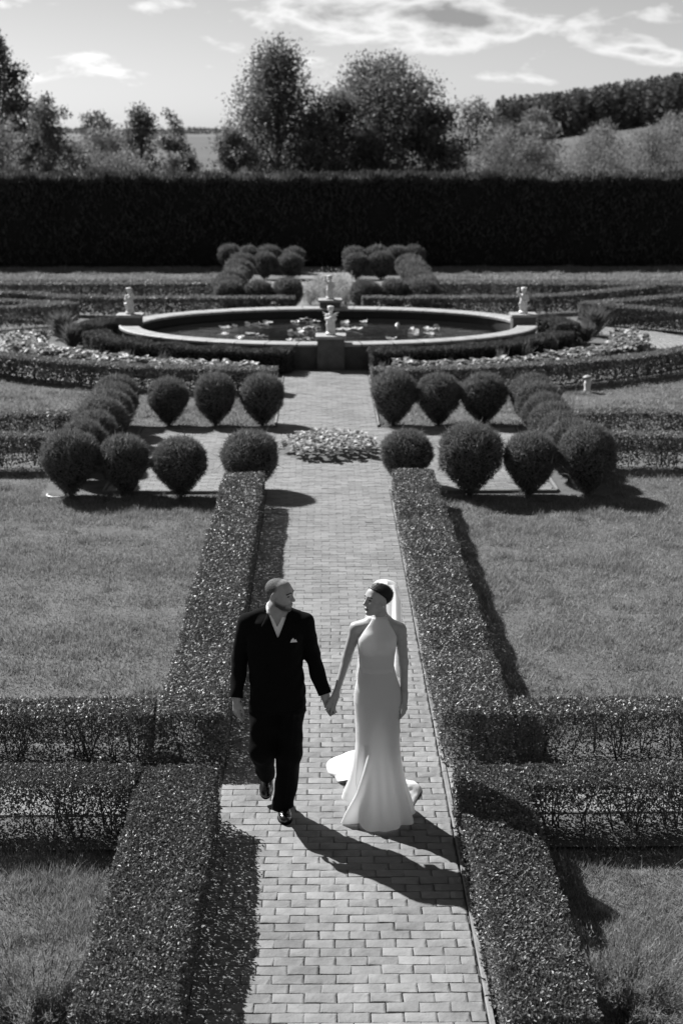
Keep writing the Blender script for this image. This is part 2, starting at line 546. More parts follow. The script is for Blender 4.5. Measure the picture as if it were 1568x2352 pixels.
def hedge(label, pts, width, h, dens_top, dens_side, leaf=(.026, .0145), mat='hedge', see_through=0.3, stems=9, group='low clipped hedges of the garden',
          seed=1, name='hedge', core=False, fuzz=0.02, lower=0.06, ends=True, upright=0.5, sprig=0, crest=0.0, inner=8500, quad=False):
    """clipped hedge along a ground polyline: leaves over its skin and into its depth, stems below"""
    r = np.random.default_rng(seed)
    pts, cum = poly_sample(pts)
    Ltot = cum[-1]
    root = empty(name, (float(pts[0, 0]), float(pts[0, 1]), 0))
    tag(root, label, 'hedge', group)
    org = np.array([pts[0, 0], pts[0, 1], 0])

    def frame(s):
        x = np.interp(s, cum, pts[:, 0]); y = np.interp(s, cum, pts[:, 1])
        e = 0.05
        tx = np.interp(s + e, cum, pts[:, 0]) - np.interp(s - e, cum, pts[:, 0])
        ty = np.interp(s + e, cum, pts[:, 1]) - np.interp(s - e, cum, pts[:, 1])
        ln = np.hypot(tx, ty) + 1e-9
        tx, ty = tx / ln, ty / ln
        return np.stack([x, y], 1), np.stack([tx, ty], 1), np.stack([ty, -tx], 1)

    Ps, Ns = [], []
    # top
    n = int(Ltot * width * dens_top)
    s = r.uniform(0, Ltot, n); w = r.uniform(-.5, .5, n) * width
    c, t, nn = frame(s)
    z = h - r.exponential(.028, n)
    edge = np.clip((np.abs(w) / width * 2 - .75) / .25, 0, 1)
    z -= edge ** 2 * .045
    if crest: z += np.abs(r.normal(size=n)) * crest
    P = np.column_stack([c + nn * w[:, None], z])
    Ns.append(np.column_stack([nn * (edge * np.sign(w))[:, None] * .6, np.ones(n)]))
    Ps.append(P)
    # sides
    for sg in (-1, 1):
        n = int(Ltot * h * dens_side)
        s = r.uniform(0, Ltot, n)
        z = h * (1 - r.uniform(0, 1, n) ** 1.0)
        c, t, nn = frame(s)
        ins = np.minimum(r.exponential(.07, n), width * .48)
        w = sg * (width * .5 - ins - .02 * np.clip(z / h - .85, 0, 1) * 5 * .2)
        P = np.column_stack([c + nn * w[:, None], z])
        keep = np.ones(n, bool)
        if see_through > 0:
            q = snoise(P * np.array([1, 1, 1.3]), 7.0, seed * 3 + 1, 2)
            zz = z / h
            band = np.exp(-((zz - .42) / .30) ** 2)
            prob = np.clip(1 - see_through * band * (1.1 + 1.5 * q), .04, 1)
            keep = r.uniform(0, 1, n) < prob
        keep &= (z > lower * r.uniform(0, 2, n))
        Ps.append(P[keep]); Ns.append(np.column_stack([nn * sg, np.full(n, .35)])[keep])
    if ends:
        for e_s, sg in ((0, -1), (Ltot, 1)):
            n = int(width * h * dens_side)
            c, t, nn = frame(np.full(n, e_s))
            w = r.uniform(-.5, .5, n) * width; z = h * r.uniform(0.03, 1, n)
            ins = np.minimum(r.exponential(.04, n), .15)
            Ps.append(np.column_stack([c + nn * w[:, None] - t * (sg * ins)[:, None], z]))
            Ns.append(np.column_stack([t * sg, np.full(n, .35)]))
    if inner:
        n = int(Ltot * width * h * inner * min(1.0, (.026 / leaf[0]) ** 1.6))
        ss = r.uniform(0, Ltot, n); w = r.uniform(-.42, .42, n) * width
        c, t, nn = frame(ss)
        P = np.column_stack([c + nn * w[:, None], h * r.uniform(.08, .95, n)])
        if see_through > 0:
            q = snoise(P * np.array([1, .35, 1.3]), 7.0, seed * 3 + 1, 2)
            P = P[q < .75 - see_through * .8]
        Ps.append(P); Ns.append(r.normal(size=P.shape) + [0, 0, .3])
    P = np.concatenate(Ps); Nn = unit(np.concatenate(Ns))
    # uneven clipping
    bul = snoise(P, 3.2, seed, 3) * fuzz
    P = P + Nn * bul[:, None]
    P[:, 2] = np.maximum(P[:, 2], .01)
    n = len(P)
    rv = unit(r.normal(size=(n, 3)))
    D = unit(Nn * .55 + rv * .9 + np.array([0, 0, upright * .5]))
    NL = unit(Nn * .8 + unit(r.normal(size=(n, 3))) * .85 + np.array([0, .12, .55]))
    sz = r.uniform(.65, 1.2, n)
    V, F = leaf_quads(P - org - D * leaf[0] * .4, D, NL, leaf[0] * sz, leaf[1] * sz * r.uniform(.8, 1.2, n), .25, quad)
    fo = obj('foliage', np_mesh('hedge_foliage', V, F, M[mat]), root)
    fo['kind'] = 'stuff'
    if stems:
        mb = MB()
        ns = int(Ltot * stems)
        for i in range(ns):
            s = np.array([r.uniform(.03, Ltot - .03)])
            c, t, nn = frame(s)
            b = np.array([c[0, 0], c[0, 1], 0]) + np.array([nn[0, 0], nn[0, 1], 0]) * r.uniform(-.28, .28) * width - org
            for k in range(r.integers(2, 5)):
                lean = r.normal(size=3) * np.array([.28, .28, 0])
                hh = h * r.uniform(.6, .95)
                p1 = b + lean * hh * .35 + np.array([0, 0, hh * .45]) + r.normal(size=3) * .012
                p2 = b + lean * hh * .9 + np.array([0, 0, hh])
                mb.tube([b, p1, p2], [.0062, .0045, .0022], 3, cap=False)
                for q in range(2):
                    st = p1 + (p2 - p1) * r.uniform(0, .6)
                    mb.tube([st, st + r.normal(size=3) * np.array([.07, .07, .03]) + np.array([0, 0, .07])], [.003, .0015], 3, cap=False)
        so = mb.build('stems', M['twig'], root)
        so['kind'] = 'stuff'
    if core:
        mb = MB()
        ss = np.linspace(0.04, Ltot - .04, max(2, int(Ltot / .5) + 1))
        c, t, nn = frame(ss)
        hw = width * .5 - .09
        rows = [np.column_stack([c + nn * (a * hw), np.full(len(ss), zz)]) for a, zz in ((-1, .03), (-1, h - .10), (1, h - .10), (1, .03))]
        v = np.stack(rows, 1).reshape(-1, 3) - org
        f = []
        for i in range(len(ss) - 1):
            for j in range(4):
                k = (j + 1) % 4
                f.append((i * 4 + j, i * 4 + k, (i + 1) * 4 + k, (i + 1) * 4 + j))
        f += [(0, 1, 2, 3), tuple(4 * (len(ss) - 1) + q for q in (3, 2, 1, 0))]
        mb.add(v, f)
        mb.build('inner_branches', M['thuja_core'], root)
    if crest:  # paler sprays on top: sunlight along the crest put into the leaf colour
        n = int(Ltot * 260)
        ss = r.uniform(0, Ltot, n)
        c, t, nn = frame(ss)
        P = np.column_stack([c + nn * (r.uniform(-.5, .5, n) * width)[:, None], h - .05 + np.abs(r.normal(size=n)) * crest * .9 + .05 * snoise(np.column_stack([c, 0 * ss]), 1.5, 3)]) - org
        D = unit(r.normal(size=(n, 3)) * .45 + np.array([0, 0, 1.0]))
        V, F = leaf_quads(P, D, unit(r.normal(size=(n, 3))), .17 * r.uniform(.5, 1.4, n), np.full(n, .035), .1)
        obj('sun_tinted_tips', np_mesh('hedge_sun_tinted_tips', V, F, M['pale_leaf']), root)['kind'] = 'stuff'
    if sprig:
        mb = MB(); Pl, Dl = [], []
        for i in range(sprig):
            s = np.array([r.uniform(.1, Ltot - .1)])
            c, t, nn = frame(s)
            b = np.array([c[0, 0], c[0, 1], h - .03]) + np.array([nn[0, 0], nn[0, 1], 0]) * r.uniform(-.4, .4) * width - org
            d = unit(np.array([r.normal() * .4, r.normal() * .4, 1.0]))
            ln = r.uniform(.06, .13)
            mb.tube([b, b + d * ln], [.002, .001], 3, cap=False)
            for q in np.linspace(.3, 1, 6):
                Pl.append(b + d * ln * q); Dl.append(d * .6 + r.normal(size=3) * .6)
        Pl = np.array(Pl); Dl = unit(np.array(Dl))
        V, F = leaf_quads(Pl, Dl, unit(r.normal(size=Pl.shape) + [0, 0, 1]), np.full(len(Pl), leaf[0] * 1.1), np.full(len(Pl), leaf[1]))
        mb.add(V, F)
        mb.build('sprig', M[mat], root)['kind'] = 'stuff'
    return root


def ellipse_arc(c, a, b, t0, t1, n=40):
    t = np.radians(np.linspace(t0, t1, n))
    return np.column_stack([c[0] + a * np.cos(t), c[1] + b * np.sin(t)])


def egg_profile(n_r, n_h):
    """outline radius at height fraction: wide crown tapering to a narrow foot"""
    t = np.asarray(n_h)
    up = np.sqrt(np.clip(1 - ((t - .60) / .40) ** 2, 0, 1))
    lo = .16 + .84 * np.sin(np.clip(t / .60, 0, 1) * math.pi / 2) ** 1.15
    return n_r * np.where(t > .60, up, lo)


def topiary_meshes(seed, R, H, nleaf, ll, lw, mat):
    r = np.random.default_rng(seed)
    n = nleaf
    t = r.beta(1.5, 1.15, n) * .99 + .01
    phi = r.uniform(0, 2 * math.pi, n)
    dirs = np.column_stack([np.cos(phi), np.sin(phi), np.zeros(n)])
    lump = 1 + .12 * snoise(np.column_stack([dirs[:, :2], t * 2]), 3.0, seed, 3)
    rad = egg_profile(R, t) * lump
    e = .02
    slope = (egg_profile(R, np.clip(t + e, 0, 1)) - egg_profile(R, np.clip(t - e, 0, 1))) / (2 * e * H)
    Nn = unit(np.column_stack([dirs[:, :2], -slope]))
    P = np.column_stack([dirs[:, 0] * rad, dirs[:, 1] * rad, t * H])
    ins = np.minimum(r.exponential(.03, n), .12)
    P = P - Nn * ins[:, None]
    P[:, 2] = np.maximum(P[:, 2], .012)
    D = unit(Nn * .5 + r.normal(size=(n, 3)) * .5 + np.array([0, 0, .4]))
    NL = unit(r.normal(size=(n, 3)) * .45 + Nn * 1.0)
    sz = r.uniform(.5, 1.4, n) * np.where(r.uniform(0, 1, n) < .02, 1.8, 1.0)
    V, F = leaf_quads(P - D * ll * .5, D, NL, ll * sz, lw * sz, .1)
    fol = np_mesh('topiary_foliage', V, F, M[mat])
    mb = MB()
    tt = np.linspace(0.04, .985, 14)
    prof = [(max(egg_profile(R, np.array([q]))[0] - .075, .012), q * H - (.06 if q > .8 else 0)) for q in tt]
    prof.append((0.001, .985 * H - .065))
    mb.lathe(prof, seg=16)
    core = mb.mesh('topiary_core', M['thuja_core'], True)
    mt = MB(); mt.tube([(0, 0, -.03), (.01, 0, .2)], [.035, .03], 6)
    trunk = mt.mesh('topiary_trunk', M['bark'])
    return fol, core, trunk


def topiary(meshes, loc, scale, rz, label, group):
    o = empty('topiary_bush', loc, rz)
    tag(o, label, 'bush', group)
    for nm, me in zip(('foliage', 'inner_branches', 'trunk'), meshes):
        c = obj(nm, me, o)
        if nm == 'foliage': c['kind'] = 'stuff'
    o.scale = (scale[0] * random.uniform(.95, 1.06), scale[1] * random.uniform(.95, 1.06), scale[2] * random.uniform(.95, 1.05))
    return o


def tree(name, label, loc, height, rad, nleaf, leaf, mat, seed, shape='oval', group=None, cat='tree', trunk_h=.05, lumps=26, top_bias=1.0, up=0.0):
    """trunk with limbs and a crown of many leaf clumps"""
    r = np.random.default_rng(seed)
    root = empty(name, loc)
    tag(root, label, cat, group)
    mb = MB()
    z0 = height * trunk_h
    tr = max(.03, height * .018)
    trunk_pts = [(0, 0, -.1), (r.normal() * .03 * height * .3, r.normal() * .02, height * .35), (r.normal() * .03 * height * .3, 0, height * .85)]
    mb.tube(trunk_pts, [tr * 1.3, tr, tr * .25], 6)
    cl = []
    lumps = int(lumps * 1.8); nleaf = int(nleaf * 1.7); leaf = (leaf[0] * .8, leaf[1] * .8)
    for i in range(lumps):
        t = r.uniform(0, 1) ** 1.15
        if shape == 'oval':
            rr = rad * math.sqrt(max(0, 1 - ((t - .42) / .60) ** 2))
        elif shape == 'cone':
            rr = rad * (1 - t) ** .62 * (1 if t > .12 else .75 + t * 2)
        else:
            rr = rad * math.sqrt(max(0, 1 - ((t - .3) / .72) ** 2))
        a = r.uniform(0, 2 * math.pi)
        q = math.sqrt(r.uniform(.12, 1))
        cs = rad * r.uniform(.22, .40) * (1.15 - .4 * t)
        c = np.array([math.cos(a) * max(rr - cs * .25, 0) * q, math.sin(a) * max(rr - cs * .25, 0) * q, z0 + t * (height - z0 - cs * .6)])
        cl.append((c, cs))
        if i < 14:
            mb.tube([(0, 0, max(c[2] * .55, z0 * .8)), tuple(c * np.array([.5, .5, .85])), tuple(c)], [tr * .45, tr * .25, tr * .1], 4, cap=False)
    cl.append((np.array([0, 0, height * .90]), .26 * rad)); cl.append((np.array([.1 * rad, 0, height * .82]), .34 * rad)); cl.append((np.array([-.12 * rad, 0, height * .72]), .4 * rad))
    C = np.array([c for c, _ in cl]); S = np.array([s for _, s in cl])
    w = S ** 2; w /= w.sum()
    k = r.choice(len(cl), nleaf, p=w)
    d = unit(r.normal(size=(nleaf, 3)))
    rr = S[k] * r.uniform(.3, 1.12, nleaf) * (1 + .12 * r.normal(size=nleaf).clip(-1.5, 1.5))
    P = C[k] + d * rr[:, None] * np.array([1.1, 1.1, .9])
    P[:, 2] = np.maximum(P[:, 2], .05)
    D = unit(d * .6 + r.normal(size=(nleaf, 3)) * .7 + np.array([0, 0, up]))
    NL = unit(r.normal(size=(nleaf, 3)) * .8 + np.array([0, 0, .8]))
    sz = r.uniform(.6, 1.4, nleaf)
    V, F = leaf_quads(P, D, NL, leaf[0] * sz, leaf[1] * sz, .15)
    mb.build('trunk', M['bark'], root)
    cr = obj('crown', np_mesh('tree_crown', V, F, M[mat]), root)
    cr['kind'] = 'stuff'
    return root


def grass_patch(label, poly, dens, hgt, wid, seed, z=-.03, mat='grass', holes=None, cat='grass'):
    """single grass blades over a ground polygon"""
    r = np.random.default_rng(seed)
    poly = np.asarray(poly, float)
    lo, hi = poly.min(0), poly.max(0)
    n = int(np.prod(hi - lo) * dens)
    Q = r.uniform(lo, hi, (n, 2))
    inside = np.zeros(n, bool)
    j = len(poly) - 1
    for i in range(len(poly)):
        xi, yi = poly[i]; xj, yj = poly[j]
        cond = ((yi > Q[:, 1]) != (yj > Q[:, 1])) & (Q[:, 0] < (xj - xi) * (Q[:, 1] - yi) / (yj - yi + 1e-12) + xi)
        inside ^= cond
        j = i
    Q = Q[inside]
    if holes is not None: Q = Q[~holes(Q)]
    n = len(Q)
    P = np.column_stack([Q, np.full(n, z)])
    nz = snoise(P, 2.6, seed, 3)
    hh = hgt * (1 + .75 * nz).clip(.25, 3) * r.uniform(.5, 1.3, n)
    nc = max(4, int(n / 900))                       # coarse tufts among the short blades
    ctr = Q[r.integers(0, n, nc)]
    take = r.uniform(0, 1, n) < .14
    kk = r.integers(0, nc, n)
    P[take, :2] = ctr[kk[take]] + r.normal(size=(take.sum(), 2)) * (.05 + wid * 2)
    hh[take] *= 1.5
    a = r.uniform(0, 2 * math.pi, n)
    lean = np.column_stack([np.cos(a), np.sin(a), np.zeros(n)]) * (r.uniform(.2, 1.1, n) * hh)[:, None]
    b = a + r.uniform(.6, 2.4, n)
    S = np.column_stack([np.cos(b), np.sin(b), np.zeros(n)]) * (wid * r.uniform(.6, 1.3, n) * .5)[:, None]
    tip = P + lean + np.column_stack([np.zeros((n, 2)), hh])
    V = np.stack([P - S, P + S, tip], 1).reshape(-1, 3)
    F = np.arange(3 * n).reshape(n, 3)
    o = obj('grass', np_mesh('grass_blades', V, F, M[mat]))
    tag(o, label, cat, None, 'stuff')
    return o


# ------------------------------------------------------------------ ground, paths
def structure(o, label, cat):
    return tag(o, label, cat, None, 'structure')


PX0, PX1 = -.78, .91          # paving across the main path
BED_C, BED_R = (.09, 21.62), .76
FC = (.13, 32.75)             # fountain centre

mb = MB()
ys = np.concatenate([np.arange(-30, 60, 6), np.array([60, 90, 150, 250, 400, 700, 1200, 2500, 7000])])
xs = np.array([-4000, -1500, -500, -200, -90, -40, -20, -10, 0, 10, 20, 40, 90, 200, 500, 1500, 4000])
v = [(x, y, -.03) for y in ys for x in xs]
f = []
nx = len(xs)
for i in range(len(ys) - 1):
    for j in range(nx - 1):
        f.append((i * nx + j, i * nx + j + 1, (i + 1) * nx + j + 1, (i + 1) * nx + j))
mb.add(v, f)
ground = mb.build('ground', M['turf'])
structure(ground, 'mown grass ground of the formal garden', 'ground')

mb = MB()
mb.box(-300, 300, 56, 900, -.06, .02)
structure(mb.build('meadow', M['meadow']), 'pale meadow beyond the tall hedge', 'meadow')

# path: bedding sheet, bricks laid on it
BL, BW = .188, .0945
GAP = .0038


def brick_variant(seed):
    r = np.random.default_rng(seed)
    L, Wb = BL - GAP, BW - GAP
    nx, ny = 5, 4
    gx = np.array([-.5, -.46, -.02, .46, .5]) * L
    gy = np.array([-.5, -.43, .43, .5]) * Wb
    v = []
    for j in range(ny):
        for i in range(nx):
            edge = (i in (0, nx - 1)) or (j in (0, ny - 1))
            z = .0042 + r.normal() * .0009
            if edge: z = .0018 + r.normal() * .0010
            v.append((gx[i] + (r.normal() * .0016 if edge else r.normal() * .005), gy[j] + r.normal() * .0016, z))
    # broken corner towards one end
    v[1 * nx + nx - 2] = (v[1 * nx + nx - 2][0] - .012, v[1 * nx + nx - 2][1] + .012, -.006)
    if seed % 2:
        v[2 * nx + nx - 2] = (v[2 * nx + nx - 2][0] - .008, v[2 * nx + nx - 2][1] - .006, -.003)
    f = [(j * nx + i, j * nx + i + 1, (j + 1) * nx + i + 1, (j + 1) * nx + i) for j in range(ny - 1) for i in range(nx - 1)]
    ring = [i for i in range(nx)] + [j * nx + nx - 1 for j in range(1, ny)] + [(ny - 1) * nx + i for i in range(nx - 2, -1, -1)] + [j * nx for j in range(ny - 2, 0, -1)]
    b0 = len(v)
    for q in ring: v.append((v[q][0], v[q][1], -.02))
    for k in range(len(ring)):
        k2 = (k + 1) % len(ring)
        f.append((ring[k], b0 + k, b0 + k2, ring[k2]))
    return np.array(v), np.array(f)


BV = [brick_variant(s) for s in range(8)]
def brick_simple(seed):
    r = np.random.default_rng(seed)
    L, Wb = BL - GAP, BW - GAP
    c = [(-1, -1), (1, -1), (1, 1), (-1, 1)]
    v = [(a * L / 2, b * Wb / 2, -.02) for a, b in c] + [(a * (L / 2 - .0003), b * (Wb / 2 - .0003), .0030 + r.normal() * .0008) for a, b in c]
    return np.array(v), np.array([(4, 5, 6, 7)] + [(k, (k + 1) % 4, 4 + (k + 1) % 4, 4 + k) for k in range(4)])


BS = [brick_simple(s) for s in range(8)]
BM = [np_mesh('brick', v, f, M['brick'], True) for v, f in BV]

mb = MB()
base_polys = [(PX0 - .04, PX1 + .005, 4.6, 29.35), (-3.05, PX0 - .04, 19.12, 23.45), (PX1 + .005, 3.25, 19.12, 23.45),
              (-7, PX0 - .04, 9.5, 10.28), (PX1 + .005, 7, 9.46, 10.26), (-.75, .95, 36.3, 52)]
for x0, x1, y0, y1 in base_polys:
    mb.add([(x0, y0, -.008), (x1, y0, -.008), (x1, y1, -.008), (x0, y1, -.008)], [(0, 1, 2, 3)])
path = mb.build('path', M['joint'])
structure(path, 'straight brick path through the garden with its paved squares', 'path')

near, farb = [], MB()
row0 = int(4.6 / BW)


def brick_span(x0, x1, y, off):
    """brick centres and lengths that fill x0..x1 in a row"""
    out = []
    x = x0 - off
    while x < x1 - .01:
        a, b = max(x, x0), min(x + BL, x1)
        if b - a > .03: out.append(((a + b) / 2, b - a))
        x += BL
    return out


cnt = n_worn = 0
for k in range(int((29.3 - 4.6) / BW)):
    y = 4.6 + (k + .5) * BW
    off = (k % 2) * BL * .5 + random.uniform(-.008, .008)
    spans = [(PX0, PX1)]
    if 19.2 < y < 23.4: spans = [(-3.0, 3.2)]
    elif 9.55 < y < 10.25: spans = [(-5.2, PX0 - .045), (PX0, PX1), (PX1 + .05, 5.2)]
    for (x0, x1) in spans:
        base_x = PX0 - math.ceil((PX0 - x0) / BL) * BL if x0 < PX0 else x0
        for cx, ln in brick_span(x0, x1, y, off if x0 >= PX0 - .001 else off + (x0 - base_x)):
            if (cx - BED_C[0]) ** 2 + (y - BED_C[1]) ** 2 < (BED_R + .03) ** 2: continue
            vi = random.randrange(8)
            main = PX0 - .01 < cx < PX1 + .01
            if main and 6.55 < y and cnt < 300:
                o = bpy.data.objects.new('brick', BM[vi])
                COL.objects.link(o)
                o.parent = path
                o.location = (cx + random.gauss(0, .0012), y + random.gauss(0, .0012), random.uniform(-.003, .002))
                o.scale = ((ln - GAP) / (BL - GAP), 1, 1)
                o.rotation_euler = (random.gauss(0, .014), random.gauss(0, .008), random.gauss(0, .007))
                cnt += 1
            else:
                v, f = BV[vi] if y < 13.5 else BS[vi]
                n_worn += len(f) if y < 13.5 else 0
                sx = (ln - GAP) / (BL - GAP)
                rot = random.gauss(0, .004)
                vv = v * np.array([sx, 1, 1])
                vv = np.column_stack([vv[:, 0] * math.cos(rot) - vv[:, 1] * math.sin(rot), vv[:, 0] * math.sin(rot) + vv[:, 1] * math.cos(rot), vv[:, 2]])
                farb.add(vv + np.array([cx, y, random.uniform(-.002, .002)]), f)
fb = farb.build('brick_paving', M['brick_far'], path)
fb['kind'] = 'stuff'
fb.data.polygons.foreach_set('use_smooth', np.arange(len(fb.data.polygons)) < n_worn)   # worn round edges on the nearer rows
fb.data.update()

# kerb stones along the path and round the paved square
kerb = MB()
kerb.box(PX1 + .012, PX1 + .042, 4.6, 18.9, -.05, -.02)
kerb = kerb.build('kerb', M['joint'])
structure(kerb, 'narrow stone kerb edging the brick path', 'kerb')


def kerb_run(x0, y0, x1, y1, w=.034, step=.98):
    L = math.hypot(x1 - x0, y1 - y0)
    n = max(1, round(L / step))
    ang = math.atan2(y1 - y0, x1 - x0)
    for i in range(n):
        t = (i + .5) / n
        m = MB()
        l = L / n - .006
        bz = random.uniform(.010, .016)
        v = []
        for zz, ins in ((-.06, 0), (bz - .006, 0), (bz, .005)):
            for sx, sy in ((-1, -1), (1, -1), (1, 1), (-1, 1)):
                v.append((sx * (l / 2 - ins) + random.gauss(0, .0015), sy * (w / 2 - ins) + random.gauss(0, .0012), zz))
        fs = [(a, (a + 1) % 4, 4 + (a + 1) % 4, 4 + a) for a in range(4)] + [(4 + a, 4 + (a + 1) % 4, 8 + (a + 1) % 4, 8 + a) for a in range(4)] + [(8, 9, 10, 11)]
        m.add(v, fs)
        o = m.build('kerb_stone', M['kerb'], kerb, loc=(x0 + (x1 - x0) * t, y0 + (y1 - y0) * t, 0))
        o.rotation_euler = (0, 0, ang + random.gauss(0, .002))


kerb_run(PX1 + .027, 6.2, PX1 + .027, 19.1)
kerb_run(PX0 - .027, 6.2, PX0 - .027, 9.5)
kerb_run(PX0 - .027, 10.3, PX0 - .027, 19.1)
for yk in (9.50, 10.275):
    kerb_run(-5.2, yk, PX0 - .06, yk, .05)
    kerb_run(PX1 + .07, yk, 5.2, yk, .05)
kerb_run(-3.05, 19.09, PX0 - .06, 19.09)
kerb_run(PX1 + .06, 19.09, 3.25, 19.09)
kerb_run(-3.05, 23.48, PX0 - .06, 23.48)
kerb_run(PX1 + .06, 23.48, 3.25, 23.48)
kerb_run(-3.05, 19.13, -3.05, 23.44)
kerb_run(3.25, 19.13, 3.25, 23.44)
kerb_run(PX0 - .027, 23.6, PX0 - .027, 29.2)
kerb_run(PX1 + .027, 23.6, PX1 + .027, 29.2)

mb = MB()
for x0, x1 in ((-7, PX0 - .05), (PX1 + .05, 7)):
    for y0, y1 in ((8.98, 9.474), (10.302, 10.78)):
        mb.add([(x0, y0, -.004), (x1, y0, -.004), (x1, y1, -.004), (x0, y1, -.004)], [(0, 1, 2, 3)])
structure(mb.build('soil', M['turf']), 'strips of earth under the cross hedges', 'soil')

# ring path round the fountain (elliptical), bed of soil inside it
def ring_mesh(a0, b0, a1, b1, z, mat, name, n=96, tmin=0, tmax=360):
    t = np.radians(np.linspace(tmin, tmax, n))
    v = np.concatenate([np.column_stack([FC[0] + a0 * np.cos(t), FC[1] + b0 * np.sin(t), np.full(n, z)]),
                        np.column_stack([FC[0] + a1 * np.cos(t), FC[1] + b1 * np.sin(t), np.full(n, z)])])
    f = [(i, i + 1, n + i + 1, n + i) for i in range(n - 1)]
    return np_mesh(name, v, np.array(f), mat)


def ring_paver_mat():
    m = simple_mat('ring_paver', 0.15, 0.27, .8, 6, bump=.3)
    N = m.node_tree
    return m


M['ring'] = ring_paver_mat()
ring = obj('ring_path', ring_mesh(7.25, 4.85, 8.75, 5.95, -.018, M['joint'], 'ring_path'))
structure(ring, 'curved paved path around the fountain bed', 'path')
mb = MB()
for k in range(11):
    fr = (k + .5) / 11
    a = 7.25 + 1.5 * fr; b = 4.85 + 1.1 * fr
    n = int(2 * math.pi * (a + b) / 2 / .30)
    for i in range(n):
        t = 2 * math.pi * (i + (k % 2) * .5) / n
        x, y = FC[0] + a * math.cos(t), FC[1] + b * math.sin(t)
        if PX0 - .1 < x < PX1 + .1 or y > 40.5: continue
        tx, ty = -a * math.sin(t), b * math.cos(t)
        ln = math.hypot(tx, ty); tx /= ln; ty /= ln
        hl, hw = .14, .045 * (.7 + .3 * abs(math.cos(t)))
        zt = .002 + random.uniform(-.003, .003)
        v = [(x + tx * sx * hl - ty * sy * hw, y + ty * sx * hl + tx * sy * hw, z) for z in (-.03, zt) for sx, sy in ((-1, -1), (1, -1), (1, 1), (-1, 1))]
        mb.add(v, [(4, 5, 6, 7), (0, 1, 5, 4), (1, 2, 6, 5), (2, 3, 7, 6), (3, 0, 4, 7)])
mb.build('paving_stones', M['ring'], ring)['kind'] = 'stuff'
structure(obj('soil', ring_mesh(3.2, 2.2, 7.2, 4.8, -.014, M['soil'], 'soil')), 'dark soil of the bed around the fountain', 'soil')
mb = MB(); mb.lathe([(.001, .03), (BED_R * .6, .02), (BED_R, -.008)], (BED_C[0], BED_C[1], 0), 36)
structure(mb.build('soil', M['soil']), 'round soil bed set in the brick path', 'soil')
mb = MB(); mb.add([(-.75, 36.2, -.006), (.95, 36.2, -.006), (.95, 52.2, -.006), (-.75, 52.2, -.006)], [(0, 1, 2, 3)])
mb.add([(-2.6, 39.6, -.005), (-.75, 39.6, -.005), (-.75, 47.6, -.005), (-2.6, 47.6, -.005)], [(0, 1, 2, 3)])
mb.add([(.95, 39.6, -.005), (2.8, 39.6, -.005), (2.8, 47.6, -.005), (.95, 47.6, -.005)], [(0, 1, 2, 3)])
structure(mb.build('path', M['brick_far']), 'far brick path behind the fountain', 'path')

# ------------------------------------------------------------------ fountain
fountain = empty('fountain', (FC[0], FC[1], 0))
tag(fountain, 'large oval stone fountain basin with four statue plinths', 'fountain')
A, B = 4.78, 3.30
RIM = .52


def oval_ring(prof, seg=128):
    """prof: (inset from the outer edge, z)"""
    t = np.linspace(0, 2 * math.pi, seg, endpoint=False)
    v, f = [], []
    for ins, z in prof:
        v.append(np.column_stack([(A - ins) * np.cos(t), (B - ins) * np.sin(t), np.full(seg, z)]))
    v = np.concatenate(v)
    for i in range(len(prof) - 1):
        for j in range(seg):
            k = (j + 1) % seg
            f.append((i * seg + j, i * seg + k, (i + 1) * seg + k, (i + 1) * seg + j))
    return v, f


mb = MB(); mb.add(*oval_ring([(.06, -.05), (.06, RIM - .075)]))
mb.build('basin_wall', M['dark_stone'], fountain, True)
mb = MB(); mb.add(*oval_ring([(.44, RIM - .07), (.44, -.05)]))
mb.build('basin_lining', M['basin'], fountain, True)
# coping stones, laid one by one
nst = 44
for i in range(nst):
    m = MB()
    t0, t1 = 2 * math.pi * i / nst + .002, 2 * math.pi * (i + 1) / nst - .002
    tt = np.linspace(t0, t1, 4)
    prof = [(.05, RIM - .07), (-.01, RIM - .055), (-.01, RIM - .012), (.02, RIM), (.42, RIM - .004), (.46, RIM - .02), (.46, RIM - .068)]
    v = np.concatenate([np.column_stack([(A - ins) * np.cos(tt), (B - ins) * np.sin(tt), np.full(4, z)]) for ins, z in prof])
    f = [(a * 4 + j, a * 4 + j + 1, (a + 1) * 4 + j + 1, (a + 1) * 4 + j) for a in range(len(prof) - 1) for j in range(3)]
    m.add(v, f)
    m.build('coping_stone', M['stone'], fountain, False)


def plinth(dx, dy, w, d, ztop, rz=0):
    m = MB()
    m.box(-w / 2, w / 2, -d / 2, d / 2, -.05, ztop - .06)
    p = m.build('plinth', M['dark_stone'], fountain, loc=(dx, dy, 0))
    m = MB()
    e = .035
    m.box(-w / 2 - e, w / 2 + e, -d / 2 - e, d / 2 + e, ztop - .058, ztop)
    m.build('plinth_cap', M['stone'], p)
    return p


plinth(.03, -3.18, .56, .50, .70)
plinth(-4.55, .02, .52, .46, .74)
plinth(4.47, -.02, .52, .46, .74)
plinth(.05, 3.14, .52, .46, .71)
t = np.linspace(0, 2 * math.pi, 96, endpoint=False)
wv = np.concatenate([[[0, 0, 0]], np.column_stack([(A - .44) * np.cos(t), (B - .44) * np.sin(t), np.zeros(96)])])
wf = [(0, 1 + i, 1 + (i + 1) % 96) for i in range(96)]
water = obj('water', np_mesh('water', wv, np.array(wf), M['water']), None, (FC[0], FC[1], .29))
structure(water, 'dark still water in the fountain basin', 'water')

# water lilies: clumps of pads lying on the water
WZ = .292


